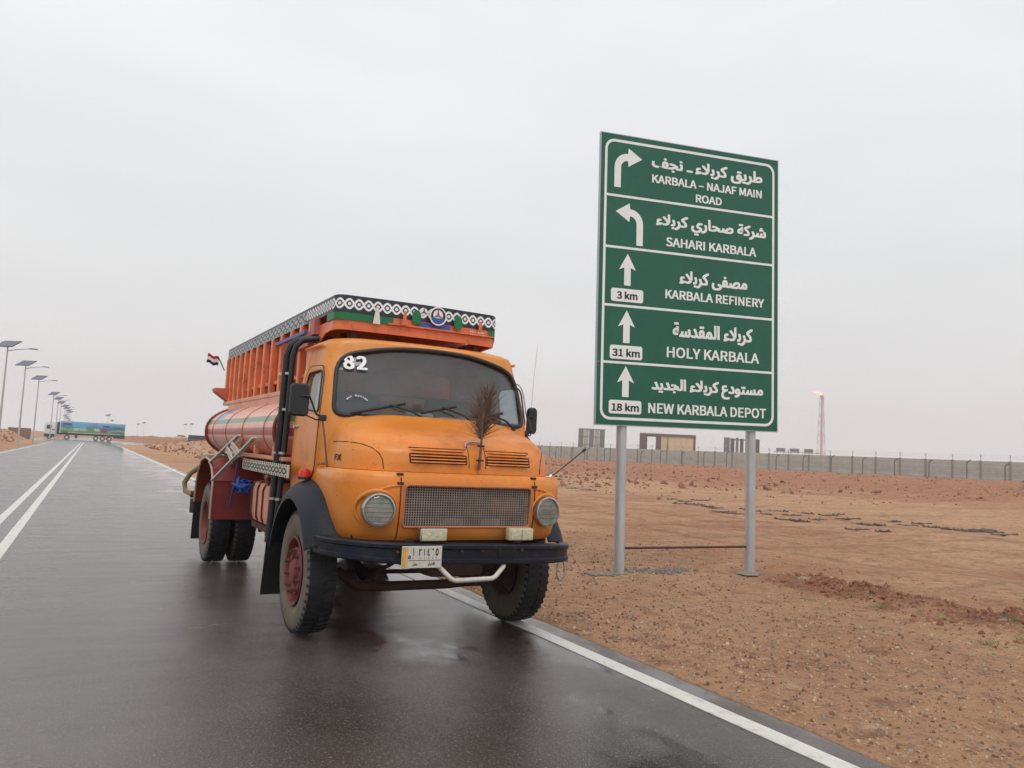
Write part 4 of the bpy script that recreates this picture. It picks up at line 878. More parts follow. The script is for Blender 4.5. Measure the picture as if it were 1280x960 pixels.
# tank
TZ, TA, TBB = 1.68, 1.10, .425
def tk(t, y, k=1.0):
    c, s = math.cos(t), math.sin(t); e = 2 / 2.3
    return (TA * k * math.copysign(abs(c) ** e, c), y, TZ + TBB * k * math.copysign(abs(s) ** e, s))
def tank_mat():
    m = mat('tank_paint', L((228, 166, 136)), .33, var=.10, scale=3, dirt=L((150, 84, 60)), damt=.4, dscale=3, coat=.3); t = m.node_tree; n = t.nodes; l = t.links; b = n['Principled BSDF']
    src = b.inputs['Base Color'].links[0].from_socket; co = n.new('ShaderNodeTexCoord'); sp = n.new('ShaderNodeSeparateXYZ'); l.new(co.outputs['Object'], sp.inputs[0])
    def band(z0, z1, col, src, ax='Z', extra=None):
        a = n.new('ShaderNodeMath'); a.operation = 'GREATER_THAN'; l.new(sp.outputs[ax], a.inputs[0]); a.inputs[1].default_value = z0
        c = n.new('ShaderNodeMath'); c.operation = 'LESS_THAN'; l.new(sp.outputs[ax], c.inputs[0]); c.inputs[1].default_value = z1
        k = n.new('ShaderNodeMath'); k.operation = 'MULTIPLY'; l.new(a.outputs[0], k.inputs[0]); l.new(c.outputs[0], k.inputs[1]); f = k.outputs[0]
        if extra is not None: q = n.new('ShaderNodeMath'); q.operation = 'MULTIPLY'; l.new(f, q.inputs[0]); l.new(extra, q.inputs[1]); f = q.outputs[0]
        mi = n.new('ShaderNodeMix'); mi.data_type = 'RGBA'; l.new(f, mi.inputs['Factor']); l.new(src, mi.inputs['A']); mi.inputs['B'].default_value = col; return mi.outputs['Result'], f
    s1, _ = band(1.765, 1.825, L((92, 128, 92)), src); s2, _ = band(1.625, 1.705, L((158, 44, 50)), s1); s3, _ = band(1.0, 1.60, L((204, 124, 96)), s2)
    gt = n.new('ShaderNodeMath'); gt.operation = 'GREATER_THAN'; l.new(sp.outputs['Y'], gt.inputs[0]); gt.inputs[1].default_value = 4.35
    lt = n.new('ShaderNodeMath'); lt.operation = 'LESS_THAN'; l.new(sp.outputs['Y'], lt.inputs[0]); lt.inputs[1].default_value = 4.95
    mm = n.new('ShaderNodeMath'); mm.operation = 'MULTIPLY'; l.new(gt.outputs[0], mm.inputs[0]); l.new(lt.outputs[0], mm.inputs[1])
    s4, _ = band(1.83, 2.03, L((98, 132, 196)), s3, 'Z', mm.outputs[0]); l.new(s4, b.inputs['Base Color']); return m
TANKM = tank_mat(); NT = 64
mb = MB(); ys_ = [(.88, .0), (.90, .5), (.94, .8), (.99, .93), (1.02, 1.0), (3.0, 1.0), (5.38, 1.0), (5.41, .93), (5.45, .8), (5.49, .5), (5.50, 0)]
mb.grid([[tk(2 * PI * i / NT, y, max(k, .001)) for i in range(NT)] for y, k in ys_], TANKM, closed_u=True); tank = mb.obj('tank', TR, smooth=40, fix=True)
for y, r in ((1.02, .016), (5.38, .020)):
    mb = MB(); mb.tube([tk(2 * PI * i / NT, y, 1.012) for i in range(NT)], r, MAROON, 8, True); mb.obj('end_rim', tank, smooth=60)
for y in (1.55, 2.70, 3.80, 4.85):
    mb = MB(); mb.tube([tk(2 * PI * i / NT, y, 1.0005) for i in range(NT)], .006, mat('weld_seam', L((150, 88, 66)), .6), 6, True); mb.obj('weld_seam', tank, smooth=60)
# sills under the tank with stays and the patterned side rail
for sx in (-1, 1):
    mb = MB(); mb.bbox(sx * 1.0 - .06, sx * 1.0 + .06, .82, 4.0, 1.385, 1.425, SALMON, .008); mb.obj('tank_sill', TR)
    mb = MB(); mb.bbox(sx * .6 - .05, sx * .6 + .05, .9, 5.3, .94, 1.30, MAROON, .01); mb.obj('tank_bearer', TR)
    for y in (1.25, 2.15, 3.0, 3.75):
        mb = MB(); mb.bbox(sx * 1.04 - .02, sx * 1.04 + .03, y - .03, y + .03, 1.40, 1.52, SALMON, .006); mb.obj('tank_stay', TR)
PLW = mat('rail_paint', L((200, 200, 186)), .5, var=.08, dirt=L((120, 110, 90)), damt=.5, dscale=6)
mb = MB(); mb.bbox(-1.11, -1.095, .36, 2.47, 1.252, 1.365, PLW, .003); rail = mb.obj('patterned_rail', TR)
mb = MB()
for i in range(24):
    y = .42 + 2.0 * i / 23
    mb.cyl((-1.1105, y, 1.262), (-1.113, y, 1.262), .012, INK, 6); mb.cyl((-1.1105, y, 1.355), (-1.113, y, 1.355), .012, INK, 6)
mb.obj('rail_dots', rail, kind='stuff')
mb = MB()
for ph in (0, PI):
    n = 240; a = [(y, 1.3085 + .024 * math.sin(y * 22 + ph)) for y in [.40 + 2.03 * i / n for i in range(n + 1)]]
    for i in range(n): mb.add([(-1.1125 - .0003 * (ph > 0), a[i][0], a[i][1] - .008), (-1.1125 - .0003 * (ph > 0), a[i + 1][0], a[i + 1][1] - .008), (-1.1125 - .0003 * (ph > 0), a[i + 1][0], a[i + 1][1] + .008), (-1.1125 - .0003 * (ph > 0), a[i][0], a[i][1] + .008)], [(0, 1, 2, 3)], INK)
mb.obj('rail_wave', rail, kind='stuff')
# fuel tank with straps
ft = link('fuel_tank', None, TR)
mb = MB(); mb.bbox(-1.0, -.58, 1.62, 2.50, .70, 1.14, SALMON, .09); mb.obj('tank_body', ft, smooth=40)
for y in (1.78, 2.06, 2.34):
    mb = MB(); o = rrect(-1.008, -.572, .692, 1.148, .10, 5); mb.tube([(p[0], y, p[1]) for p in o], .010, CHASSIS, 6, True); mb.obj('strap', ft)
mb = MB(); mb.cyl((-.98, 1.75, 1.12), (-1.06, 1.45, 1.22), .018, SALMON, 8); mb.cyl((-.86, 1.9, 1.13), (-.86, 1.9, 1.18), .04, CHASSIS, 12); mb.obj('filler_pipe', ft)
mb = MB(); mb.bbox(-.95, -.60, 1.55, 2.55, .62, .69, CHASSIS, .01)
for y in (1.6, 1.95, 2.3): mb.cyl((-.9, y, .66), (-.9, y, .58), .025, CHASSIS, 8)
mb.obj('tank_cradle', ft)
# rear mudguards
for sx in (-1, 1):
    path = [(3.55, .60), (3.55, .84), (3.55, 1.06), (3.70, 1.20), (3.95, 1.30), (4.25, 1.325), (4.6, 1.28), (4.85, 1.12), (4.98, .90), (5.03, .70)]
    mb = MB(); mb.grid([[(sx * .62, y, z), (sx * 1.24, y, z)] for y, z in path], MAROON); mb.grid([[(sx * .62, y + .006, z - .008), (sx * 1.24, y + .006, z - .008)] for y, z in path], MAROON)
    gq = mb.obj('rear_mudguard', TR, smooth=20)
    mb = MB(); mb.tube([(sx * 1.243, y, z) for y, z in path], .013, SALMON if sx > 0 else mat('pale_edging', L((196, 160, 140)), .5), 6); mb.obj('edging', gq, smooth=60)
    mb = MB(); mb.cyl((sx * .64, 3.545, 1.06), (sx * 1.23, 3.545, 1.06), .010, MAROON, 6); mb.obj('fold', gq)
    mb = MB(); mb.grid([[(sx * x, 5.03 + .05 * (1 - zz), .19 + .52 * zz) for x in (.66, .95, 1.24)] for zz in (0, .5, 1)], BLACK); mb.grid([[(sx * x, 5.04 + .05 * (1 - zz), .19 + .52 * zz) for x in (.66, .95, 1.24)] for zz in (0, .5, 1)], BLACK); mb.obj('mud_flap', TR)
# step ladder leaning on the mudguard
ld = link('ladder', None, TR)
for a, b in (((-1.14, 1.75, 1.60), (-1.26, 3.45, 1.07)), ((-1.12, 2.75, 1.62), (-1.24, 3.90, 1.27))):
    mb = MB(); a = Vector(a); b = Vector(b); d = (b - a).normalized(); w_ = Vector((0, 0, 1)).cross(d).normalized() * .022; h_ = d.cross(w_).normalized() * .010
    mb.add([a - w_ - h_, a + w_ - h_, a + w_ + h_, a - w_ + h_, b - w_ - h_, b + w_ - h_, b + w_ + h_, b - w_ + h_], [(0, 1, 2, 3), (7, 6, 5, 4), (0, 4, 5, 1), (1, 5, 6, 2), (2, 6, 7, 3), (3, 7, 4, 0)], PLW); mb.obj('stile', ld)
for k in range(2):
    t = .27 + .15 * k; a = Vector((-1.14, 1.75, 1.60)).lerp(Vector((-1.26, 3.45, 1.07)), t + .08); b = Vector((-1.12, 2.75, 1.62)).lerp(Vector((-1.24, 3.90, 1.27)), t)
    mb = MB(); mb.add([a + Vector((-.004, 0, -.04)), b + Vector((-.004, 0, -.04)), b + Vector((-.004, 0, .04)), a + Vector((-.004, 0, .04)), a + Vector((.006, 0, -.04)), b + Vector((.006, 0, -.04)), b + Vector((.006, 0, .04)), a + Vector((.006, 0, .04))], [(0, 1, 2, 3), (7, 6, 5, 4), (0, 4, 5, 1), (1, 5, 6, 2), (2, 6, 7, 3), (3, 7, 4, 0)], PLW)
    for q in range(7):
        c = a.lerp(b, (q + .5) / 7); mb.cyl(c + Vector((-.0045, 0, 0)), c + Vector((-.0065, 0, 0)), .009, INK, 6)
    mb.obj('tread', ld)
# air reservoir, hoses and valves at the tail
mb = MB(); mb.lathe([(-.20, .001), (-.19, .08), (-.16, .12), (.16, .12), (.19, .08), (.20, .001)], PGREEN, 20, Matrix.Translation((-.98, 5.22, 1.22))); mb.obj('air_reservoir', TR, smooth=50)
mb = MB(); mb.tube([(-1.02, 5.05, 1.20), (-1.14, 5.4, 1.17), (-1.24, 5.62, 1.06), (-1.30, 5.72, .92), (-1.28, 5.70, .80), (-1.20, 5.60, .76)], .036, HOSE, 10); mb.obj('discharge_hose', TR, smooth=60)
mb = MB(); mb.cyl((-1.22, 5.62, .76), (-.6, 5.55, .76), .05, CHASSIS, 12); mb.cyl((-1.10, 5.60, .60), (-1.10, 5.60, .92), .035, RIM, 10); mb.cyl((-1.10, 5.60, .93), (-1.10, 5.60, .96), .08, RIM, 14); mb.cyl((-1.15, 5.6, .50), (-1.15, 5.6, .70), .07, BLACK, 12); mb.obj('discharge_valve', TR, smooth=40)
mb = MB(); mb.bbox(-1.1, 1.1, 5.50, 5.58, .72, .84, CHASSIS, .01); mb.obj('rear_bumper', TR)
# exhaust and snorkel stacks behind the cab
for k, (dx, dy) in enumerate(((0, 0), (-.035, .095))):
    x0, y0 = -1.03 + dx, .82 + dy
    mb = MB(); mb.tube([(x0 - .02, y0 + .12, .62), (x0 - .01, y0 + .10, 1.0), (x0, y0 + .04, 1.8), (x0, y0 + .0, 2.38), (x0 + .02, y0 - .01, 2.47), (x0 + .08, y0 - .03, 2.535), (x0 + .2, y0 - .06, 2.56), (x0 + .36, y0 - .08, 2.56)], .027 if k == 0 else .034, BLACK, 12); sk = mb.obj('exhaust_stack', TR, smooth=60)
    for z in (1.02, 1.45, 1.86, 2.2):
        mb = MB(); t = (z - .62) / 1.8; mb.cyl((x0 - .01, y0 + .10 - .05 * t, z), (x0 - .01, y0 + .10 - .05 * t, z + .022), .04, CHROME, 12); mb.obj('clamp_band', sk, smooth=30)

# slatted box over the tank
BX, BY0, BY1, BZ0, BZ1 = .80, 1.0, 5.80, 2.10, 2.76
mb = MB(); mb.box(-BX + .03, BX - .03, BY0, BY1, BZ0 + .12, BZ1, PANEL_OR); mb.obj('box_panel', TR)
mb = MB(); mb.box(-BX + .12, BX - .12, BY0 + .05, BY1 - .05, BZ0 - .02, BZ0 + .12, CHASSIS); mb.obj('box_floor', TR)
DECO = mat('rib_scrollwork', L((226, 190, 160)), .6, var=.2)
for sx in (-1, 1):
    for i, y in enumerate([5.76, 5.42, 5.08, 4.72, 4.36, 3.98, 3.58, 3.16, 2.72, 2.26, 1.80, 1.4, 1.04]):
        mb = MB(); mb.bbox(sx * (BX + .005) - .035, sx * (BX + .005) + .035, y - .045, y + .045, BZ0 + .0, BZ1 - .005, ORANGE_RED, .01); rb = mb.obj('box_rib', TR)
        if sx < 0 and y < 5.3:
            mb = MB(); random.seed(i)
            for k in range(9):
                zc = 2.33 + .035 * k; a = [(y + .018 * math.sin(q * .9 + k), zc + .013 * q / 3) for q in range(5)]
                for q in range(4): mb.add([(-BX - .0425, a[q][0] - .008, a[q][1]), (-BX - .0425, a[q][0] + .008, a[q][1]), (-BX - .0425, a[q + 1][0] + .008, a[q + 1][1]), (-BX - .0425, a[q + 1][0] - .008, a[q + 1][1])], [(0, 1, 2, 3)], DECO)
            mb.obj('scroll_paint', rb, kind='stuff')
    mb = MB(); mb.bbox(sx * BX - .05, sx * BX + .05, BY0, BY1, BZ0 - .03, BZ0 + .02, SALMON, .008); mb.obj('box_sill', TR)
    mb = MB(); mb.bbox(sx * (BX - .015) - .02, sx * (BX - .015) + .02, BY0, BY1, BZ0 + .12, BZ0 + .16, ORANGE_RED, .006); mb.obj('box_rail', TR)
    # flared wing at the tail
    mb = MB(); mb.prism([(.80, 2.12), (1.00, 2.26), (1.01, 2.31), (.80, 2.32)], lambda p, s: (sx * p[0], 5.55 + s * .30, p[1]), PANEL_OR); mb.obj('tail_wing', TR, fix=True)
mb = MB(); mb.box(-.84, .84, 1.05, 5.36, 1.93, BZ0 - .028, SALMON); mb.obj('tank_saddle', TR)
mb = MB(); mb.box(-BX + .05, BX - .05, BY1 - .004, BY1 + .03, BZ0, BZ1, PANEL_OR); mb.obj('tail_board', TR)
# front wall of the box, struts
mb = MB(); mb.box(-BX, BX, BY0 - .02, BY0, BZ0, BZ1, ORANGE_RED)
mb.obj('box_front_wall', TR)
mb = MB(); mb.bbox(-.885, -.85, 1.05, 2.35, 2.63, 2.665, BLUE, .006); mb.obj('blue_strut', TR)
mb = MB(); mb.bbox(-.87, -.845, .95, 1.75, 2.50, 2.55, PINK, .006); mb.obj('red_strut', TR)
mb = MB(); mb.bbox(-.86, -.80, .78, .94, 2.60, 2.76, PINK, .006); mb.obj('corner_bracket', TR)
# crown board with chain pattern
CZ0, CZ1, CF, CXH = 2.755, 2.905, .22, .82
BB = mat('crown_black', L((38, 44, 54)), .4, var=.1)
SIL = mat('crown_grey', L((178, 184, 184)), .5, var=.1)
def crown_path(y1=5.82, off=0, r=.10):
    c = CXH + off; f = CF - off; pts = [(-c, y1 - (y1 - f - r) * i / 60) for i in range(61)]
    for i in range(1, 9): t = rad(180 + 90 * i / 8); pts.append((-c + r + r * math.cos(t), f + r + r * math.sin(t)))
    for i in range(1, 31): pts.append((-c + r + 2 * (c - r) * i / 30, f - .035 * math.sin(PI * i / 30)))
    for i in range(1, 9): t = rad(270 + 90 * i / 8); pts.append((c - r + r * math.cos(t), f + r + r * math.sin(t)))
    pts += [(c, f + r + (y1 - f - r) * i / 60) for i in range(1, 61)]
    return pts
def crown_wall(z0, z1, m, name, off=0, i0=0, i1=None, th=.02, parent=TR):
    p = crown_path(off=off)[i0:i1]; q = crown_path(off=off - th)[i0:i1]; mb = MB()
    mb.grid([[(a[0], a[1], z0), (a[0], a[1], z1), (b[0], b[1], z1), (b[0], b[1], z0)] for a, b in zip(p, q)], m, closed_u=True)
    n = len(p); mb.f.append((0, 1, 2, 3)); mb.m.append(0); mb.f.append(((n - 1) * 4 + 3, (n - 1) * 4 + 2, (n - 1) * 4 + 1, (n - 1) * 4)); mb.m.append(0)
    return mb.obj(name, parent, smooth=50, fix=True)
crown = crown_wall(CZ0, CZ1, BB, 'crown_board')
mb = MB(); mb.box(-CXH + .022, CXH - .022, CF + .06, 5.8, CZ0 + .002, CZ0 + .02, PANEL_OR); mb.obj('box_roof', TR)
crown_wall(2.69, CZ0 - .001, GREEN, 'green_band', i0=58, i1=78); crown_wall(2.69, CZ0 - .001, GREEN, 'green_band', i0=98, i1=110); crown_wall(2.69, CZ0 - .001, ORANGE_RED, 'orange_band', i0=77, i1=99, off=-.002)
crown_wall(2.60, 2.6895, ORANGE_RED, 'lower_band', i0=46, i1=125, off=-.012)
crown_wall(2.687, 2.70, ORANGE_RED, 'ledge', i0=76, i1=100, off=.02)
mb = MB(); mb.tube([(x, y, CZ1) for x, y in crown_path(off=-.01)], .011, BB, 6); mb.obj('top_roll', crown, smooth=60)
# interlaced white chain: arc length walk along the board
def chain(off=.0025, period=.158, amp=.034, zc=2.842, half=.0085, i0=48, i1=122, m=SIGNW):
    p = crown_path(off=off)[i0:i1]; s = [0]
    for a, b in zip(p, p[1:]): s.append(s[-1] + math.hypot(b[0] - a[0], b[1] - a[1]))
    def at(u):
        for j in range(len(s) - 1):
            if s[j + 1] >= u: t = (u - s[j]) / (s[j + 1] - s[j]); return (p[j][0] + (p[j + 1][0] - p[j][0]) * t, p[j][1] + (p[j + 1][1] - p[j][1]) * t)
        return p[-1]
    return at, s[-1]
at, Ltot = chain()
per = .176
for ph in (0, PI):
    mb = MB(); n = int(Ltot / .006); rows = []
    for i in range(n + 1):
        u = Ltot * i / n; a = 2 * PI * u / per + ph; zc = 2.835 + .041 * math.sin(a); sl = .041 * 2 * PI / per * math.cos(a); ln = math.sqrt(1 + sl * sl); x, y = at(u); e = .0006 * (math.cos(a) > 0)
        hw = .0098
        xa, ya = at(max(0, u + hw * sl / ln)); xb, yb = at(max(0, u - hw * sl / ln))
        rows.append([(xa, ya - e, zc - hw / ln), (xb, yb - e, zc + hw / ln)])
    mb.grid(rows, SIGNW); mb.obj('chain_ribbon', crown, kind='stuff')
DOT = MB()
k = 0
u = per / 4
while u < Ltot:
    x, y = at(u); xa, ya = at(u - .01); xb, yb = at(min(Ltot, u + .01)); d = Vector((xb - xa, yb - ya, 0)).normalized(); nrm = Vector((d.y, -d.x, 0)); c = Vector((x, y, 2.835))
    mb = MB(); n = 12; mb.add([c + d * .0155 * math.cos(2 * PI * i / n) + Vector((0, 0, .0155 * math.sin(2 * PI * i / n))) + nrm * .0006 for i in range(n)], [tuple(range(n))], SIGNW); mb.obj('chain_disc', crown); u += per / 2
# side boards: grey field with dark lattice and bead rows
for sx in (-1, 1):
    pd = MB(); pd.box(sx * (CXH + .002) - .0015, sx * (CXH + .002) + .0015, 1.25, 5.80, CZ0 + .004, CZ1 - .022, SIL); fld = pd.obj('side_field', crown)
    mb = MB(); X = sx * (CXH + .0045)
    for ph in (0, PI):
        for i in range(600):
            y0 = 1.25 + 4.55 * i / 600; y1 = y0 + 4.55 / 600; f = lambda y: CZ0 + .068 + .034 * math.sin(y * 16 + ph); e = sx * .0004 * (ph > 0)
            mb.add([(X + e, y0, f(y0) - .010), (X + e, y1, f(y1) - .010), (X + e, y1, f(y1) + .010), (X + e, y0, f(y0) + .010)], [(0, 1, 2, 3)], BB)
    for i in range(40):
        y = 1.30 + 4.44 * i / 39
        for z in (CZ0 + .018, CZ1 - .034): mb.add([(X, y - .035, z), (X, y, z - .011), (X, y + .035, z), (X, y, z + .011)], [(0, 1, 2, 3)], BB)
    mb.obj('side_lattice', crown, kind='stuff')
# ornaments standing on the ledge: cones, green leaves, ringed star
def fin(x, prof, m, z0=2.695):
    mb = MB(); n = len(prof); mb.prism([(-w, h) for w, h in prof] + [(w, h) for w, h in reversed(prof)], lambda p, s: (x + p[0], CF - .055 - .012 * s - .03 * math.cos(x * 2) + .03, z0 + p[1]), m); mb.obj('ornament', TR, fix=True)
cone = [(.032, 0), (.030, .03), (.019, .04), (.015, .09), (.008, .13)]
fin(-.455, [(.034, -.02), (.024, .05), (.016, .10), (.006, .14)], WHITE); fin(-.19, cone, ORANGE_RED); fin(.60, cone, ORANGE_RED)
leaf = [(.022, 0), (.040, .02), (.045, .06), (.036, .10), (.02, .125), (.006, .13)]
fin(-.075, leaf, GREEN, 2.72); fin(.355, leaf, GREEN, 2.72)
em = link('star_emblem', None, TR, (.135, CF - .075, 2.815))
mb = MB(); mb.tube([(.082 * math.cos(t), 0, .082 * math.sin(t)) for t in [2 * PI * i / 36 for i in range(36)]], .0075, SIGNW, 8, True); mb.obj('ring', em, smooth=60)
def star(r, y, name, par, m=SIGNW, cx=0, cz=0):
    mb = MB(); pts = []
    for k in range(3):
        a = rad(90 + 120 * k); pts.append((cx + r * math.cos(a), cz + r * math.sin(a))); b = a + rad(60); pts.append((cx + r * .17 * math.cos(b), cz + r * .17 * math.sin(b)))
    mb.prism(pts, lambda p, s: (p[0], y - s * .004, p[1]), m); mb.obj(name, par, fix=True)
mb = MB(); mb.prism([(.078 * math.cos(2 * PI * i / 24), .078 * math.sin(2 * PI * i / 24)) for i in range(24)], lambda p, s: (p[0], .006 - s * .003, p[1]), mat('emblem_back', L((52, 50, 52)), .5)); mb.obj('emblem_back', em, fix=True)
mb = MB(); mb.add([(.05 * math.cos(2 * PI * i / 24), .0018, .012 + .05 * math.sin(2 * PI * i / 24)) for i in range(24)], [tuple(range(24))], SIGNW); mb.obj('emblem_disc', em)
star(.070, 0, 'star', em, mat('emblem_star', L((150, 130, 116)), .5), 0, .012)
mb = MB(); mb.add([(.073 * math.cos(t), -.0052, .073 * math.sin(t)) for t in [rad(195 + 150 * i / 14) for i in range(15)]], [tuple(range(15))], BLUE); mb.obj('emblem_water', em)
mb = MB(); c0 = (.005, 2.846); mb.add([(c0[0] + .038 * math.cos(2 * PI * i / 24), CF - .036, c0[1] + .038 * math.sin(2 * PI * i / 24)) for i in range(24)], [tuple(range(24))], SIGNW); mb.obj('star_disc', crown)
star(.040, CF - .0375, 'star', crown, BB, c0[0], c0[1])
mb = MB(); mb.add([(-.05, CF - .048, 2.70), (.28, CF - .046, 2.70), (.28, CF - .046, 2.745), (-.05, CF - .048, 2.745)], [(0, 1, 2, 3)], BLUE); mb.obj('blue_strip', crown)
random.seed(12)
for row, (z, n, hh) in enumerate(((2.712, 9, .016), (2.69, 12, .008))):
    mb = MB()
    for k in range(n):
        x = .49 + .15 * k / n; w = .009; h1 = random.uniform(.5, 1) * hh; mb.add([(x, CF - .048, z), (x + w, CF - .048, z), (x + w * .8, CF - .048, z + h1), (x + w * .2, CF - .048, z + h1 * .8)], [(0, 1, 2, 3)], SIGNW)
    mb.obj('small_print', crown, kind='stuff')
# scroll bracket between crown and cab roof at the sides, and roof feet
for sx in (-1, 1):
    mb = MB(); mb.prism([(.95, 2.60), (.95, 2.46), (.85, 2.44), (.74, 2.53), (.58, 2.59), (.34, 2.605), (.30, 2.69), (.95, 2.69)], lambda p, s: (sx * (CXH - .01) + s * .015, p[0], p[1]), ORANGE_RED); mb.obj('scroll_bracket', TR, fix=True)
    for y in (.30, .6):
        mb = MB(); mb.bbox(sx * .62 - .03, sx * .62 + .03, y, y + .05, 2.49, 2.62, CHASSIS, .006); mb.obj('roof_foot', TR)

# flag, palm frond, rope: separate things carried by the lorry
def onT(p): return TR.matrix_world if False else Matrix.Translation((2.669, 6.802, 0)) @ Matrix.Rotation(.01919, 4, 'Z') @ Vector(p)
fo = onT((-.86, 5.85, 2.66)); fl = thing('flag', 'small red white and black flag flying at the rear corner of the tanker box', 'flag', fo, 0)
mb = MB(); mb.tube([(0, 0, -.06), (-.04, .06, .04), (-.09, .12, .15)], .009, BLACK, 6); mb.obj('flagpole', fl)
for k, m_ in enumerate((mat('flag_red', L((176, 40, 50)), .8), mat('flag_white', L((226, 222, 220)), .8), mat('flag_black', L((34, 32, 44)), .8))):
    mb = MB(); mb.grid([[(-.07 - .024 * i - .004 * k, .11 + .02 * math.sin(i * 1.3), .14 - (k + dz) * .046 + .006 * i + .016 * math.sin(i * 1.3 + k * .3)) for i in range(8)] for dz in (0, 1)], m_); mb.obj('stripe', fl, smooth=60)
po = onT((.07, -1.01, 1.42)); pf = thing('palm_frond', 'dried brown palm frond tied upright to the middle of the orange bonnet', 'palm frond', po, .02)
mb = MB(); mb.tube([(0, 0, 0), (.0, -.008, .08), (.005, -.01, .22), (.012, .0, .42), (.03, .01, .56), (.04, .015, .64)], lambda t: .014 * (1 - t * .8), TAN, 8); mb.obj('stem', pf)
mb = MB(); mb.cyl((-.03, -.012, .075), (.03, -.012, .075), .008, BLACK, 6); mb.cyl((-.028, -.012, .19), (.032, -.012, .19), .008, BLACK, 6); mb.obj('tie', pf)
random.seed(9)
mb = MB()
for k in range(300):
    t = random.random() ** 1.2; z0 = .24 + .32 * t; base = Vector((.005 + .05 * t * t, 0, z0)); sgn = -1 if k % 2 else 1
    L_ = random.uniform(.20, .36) * (1 - .35 * t); a = rad(random.uniform(4, 62)) * (1.2 - .75 * t); az = random.gauss(0, .35)
    d = Vector((sgn * math.sin(a) * math.cos(az), math.sin(a) * math.sin(az) * .8 - .05, math.cos(a))); side = Vector((.0042, .001, 0)); pv = [base]
    for q in range(1, 5):
        dd = Vector((d.x * (1 + q * .10), d.y, d.z - .05 * q * (1.1 - t) * random.uniform(.2, 1.3))).normalized(); pv.append(pv[-1] + dd * L_ / 4)
    vs = []
    for q, p in enumerate(pv): w = (1 - q / 4.3); vs += [p - side * w, p + side * w]
    mb.add(vs, [(2 * q, 2 * q + 1, 2 * q + 3, 2 * q + 2) for q in range(4)], TAN)
mb.obj('leaflets', pf, kind='stuff')
ro = onT((-1.02, 2.98, 1.02)); rp = thing('blue_rope', 'tangled bundle of blue rope hanging in front of the rear mudguard', 'rope', ro, 0)
random.seed(14); pts = [Vector((random.gauss(0, .07), random.gauss(0, .17), random.gauss(0.02, .065))) for _ in range(46)]
sm_ = []
for i in range(len(pts) - 2):
    for q in range(5): t = q / 5; sm_.append((pts[i] * (1 - t) ** 2 / 2 + pts[i + 1] * (-t * t * 2 + 2 * t + 1) / 2 + pts[i + 2] * t * t / 2))
mb = MB(); mb.tube(sm_, .011, BLUEROPE, 6); mb.obj('rope_bundle', rp, smooth=60)
mb = MB(); mb.tube([(-.02, .18, .30), (-.03, .22, .1), (-.04, .3, -.1), (-.04, .42, -.26)], .010, BLUE, 6); mb.obj('hanging_strand', rp, smooth=60)

# ------------------------------------------------------------------ concrete wall, fence posts and what stands behind
wall = thing('perimeter_wall', 'long grey precast concrete wall running behind the earth bank on the right', 'wall')
BAY = 2.55
wang = math.atan2(WD.y, WD.x)
pm = MB()
for k in range(6): pm.bbox(.07, BAY - .07, -.045, .045, k * .535, k * .535 + .528, CONC, .012)
PANEL = pm.mesh('panel'); pm = MB(); pm.box(-.10, .10, -.09, .09, 0, 3.24, mat('post_concrete', L((140, 139, 134)), .9, var=.15)); POSTM = pm.mesh('wall_post')
pm = MB(); pm.tube([(0, .0, 0), (0, 0, .30), (0, -.18, .62)], .018, CONCD, 5); pm.tube([(0, 0, .30), (0, .18, .62)], .018, CONCD, 5); BRK = pm.mesh('wire_bracket')
for k in range(-9, 56):
    P_ = WP + WD * (k * BAY); link('panel', PANEL, wall, (P_.x, P_.y, 0), (0, 0, wang)); pp = link('wall_post', POSTM, wall, (P_.x, P_.y, 0), (0, 0, wang)); link('wire_bracket', BRK, pp, (0, 0, 3.2))
a0 = WP + WD * (-9 * BAY); a1 = WP + WD * (56 * BAY)
mb = MB()
for h_ in (3.45, 3.6, 3.75): mb.cyl((a0.x, a0.y, h_), (a1.x, a1.y, h_), .006, CONCD, 4)
mb.obj('barbed_wire', wall, kind='stuff')
fence = thing('fence', 'row of dark fence posts with bent tops standing in front of the grey concrete wall', 'fence')
pm = MB(); pm.tube([(0, 0, -.5), (0, 0, 1.55), (-.03, 0, 1.68), (-.16, 0, 1.82), (-.36, 0, 1.92)], .055, CONCD, 8); FP = pm.mesh('fence_post', 50)
for k in range(40):
    q = -14 + k * 3.3 + random.uniform(-.1, .1); P_ = WP + WD * q + WN * 3.6
    link('fence_post', FP, fence, (P_.x, P_.y, terrain(P_.x, P_.y) - .15), (0, 0, wang + PI / 2 - 1.2))
def face(cx, cy): return math.atan2(-cx, cy)  # turn a building so that its front faces the road
def bld(name, label, cat, x, y, rz=None): return thing(name, label, cat, (x, y, 0), face(x, y) if rz is None else rz)
# tall grey block of ribbed concrete cells
b = bld('concrete_silo', 'tall grey ribbed concrete silo block behind the wall left of the left sign post', 'silo', 166, 252)
for i in range(5):
    mb = MB(); mb.bbox(-4.9 + i * 1.98, -4.9 + i * 1.98 + 1.8, -3 + .3 * (i % 2), 4, 0, 12.4 - .15 * (i % 2), CONCD if i % 2 == 0 else CONC, .15); mb.obj('cell', b)
mb = MB(); mb.box(-5.0, 5.0, 0.0, 4.2, 12.4, 12.7, CONCD); mb.obj('cap', b)
mb = MB()
for z in (3.5, 6.5, 9.5): mb.box(-4.95, 4.95, -3.12, -3.02, z, z + .2, CONCD)
mb.obj('band', b, kind='stuff')
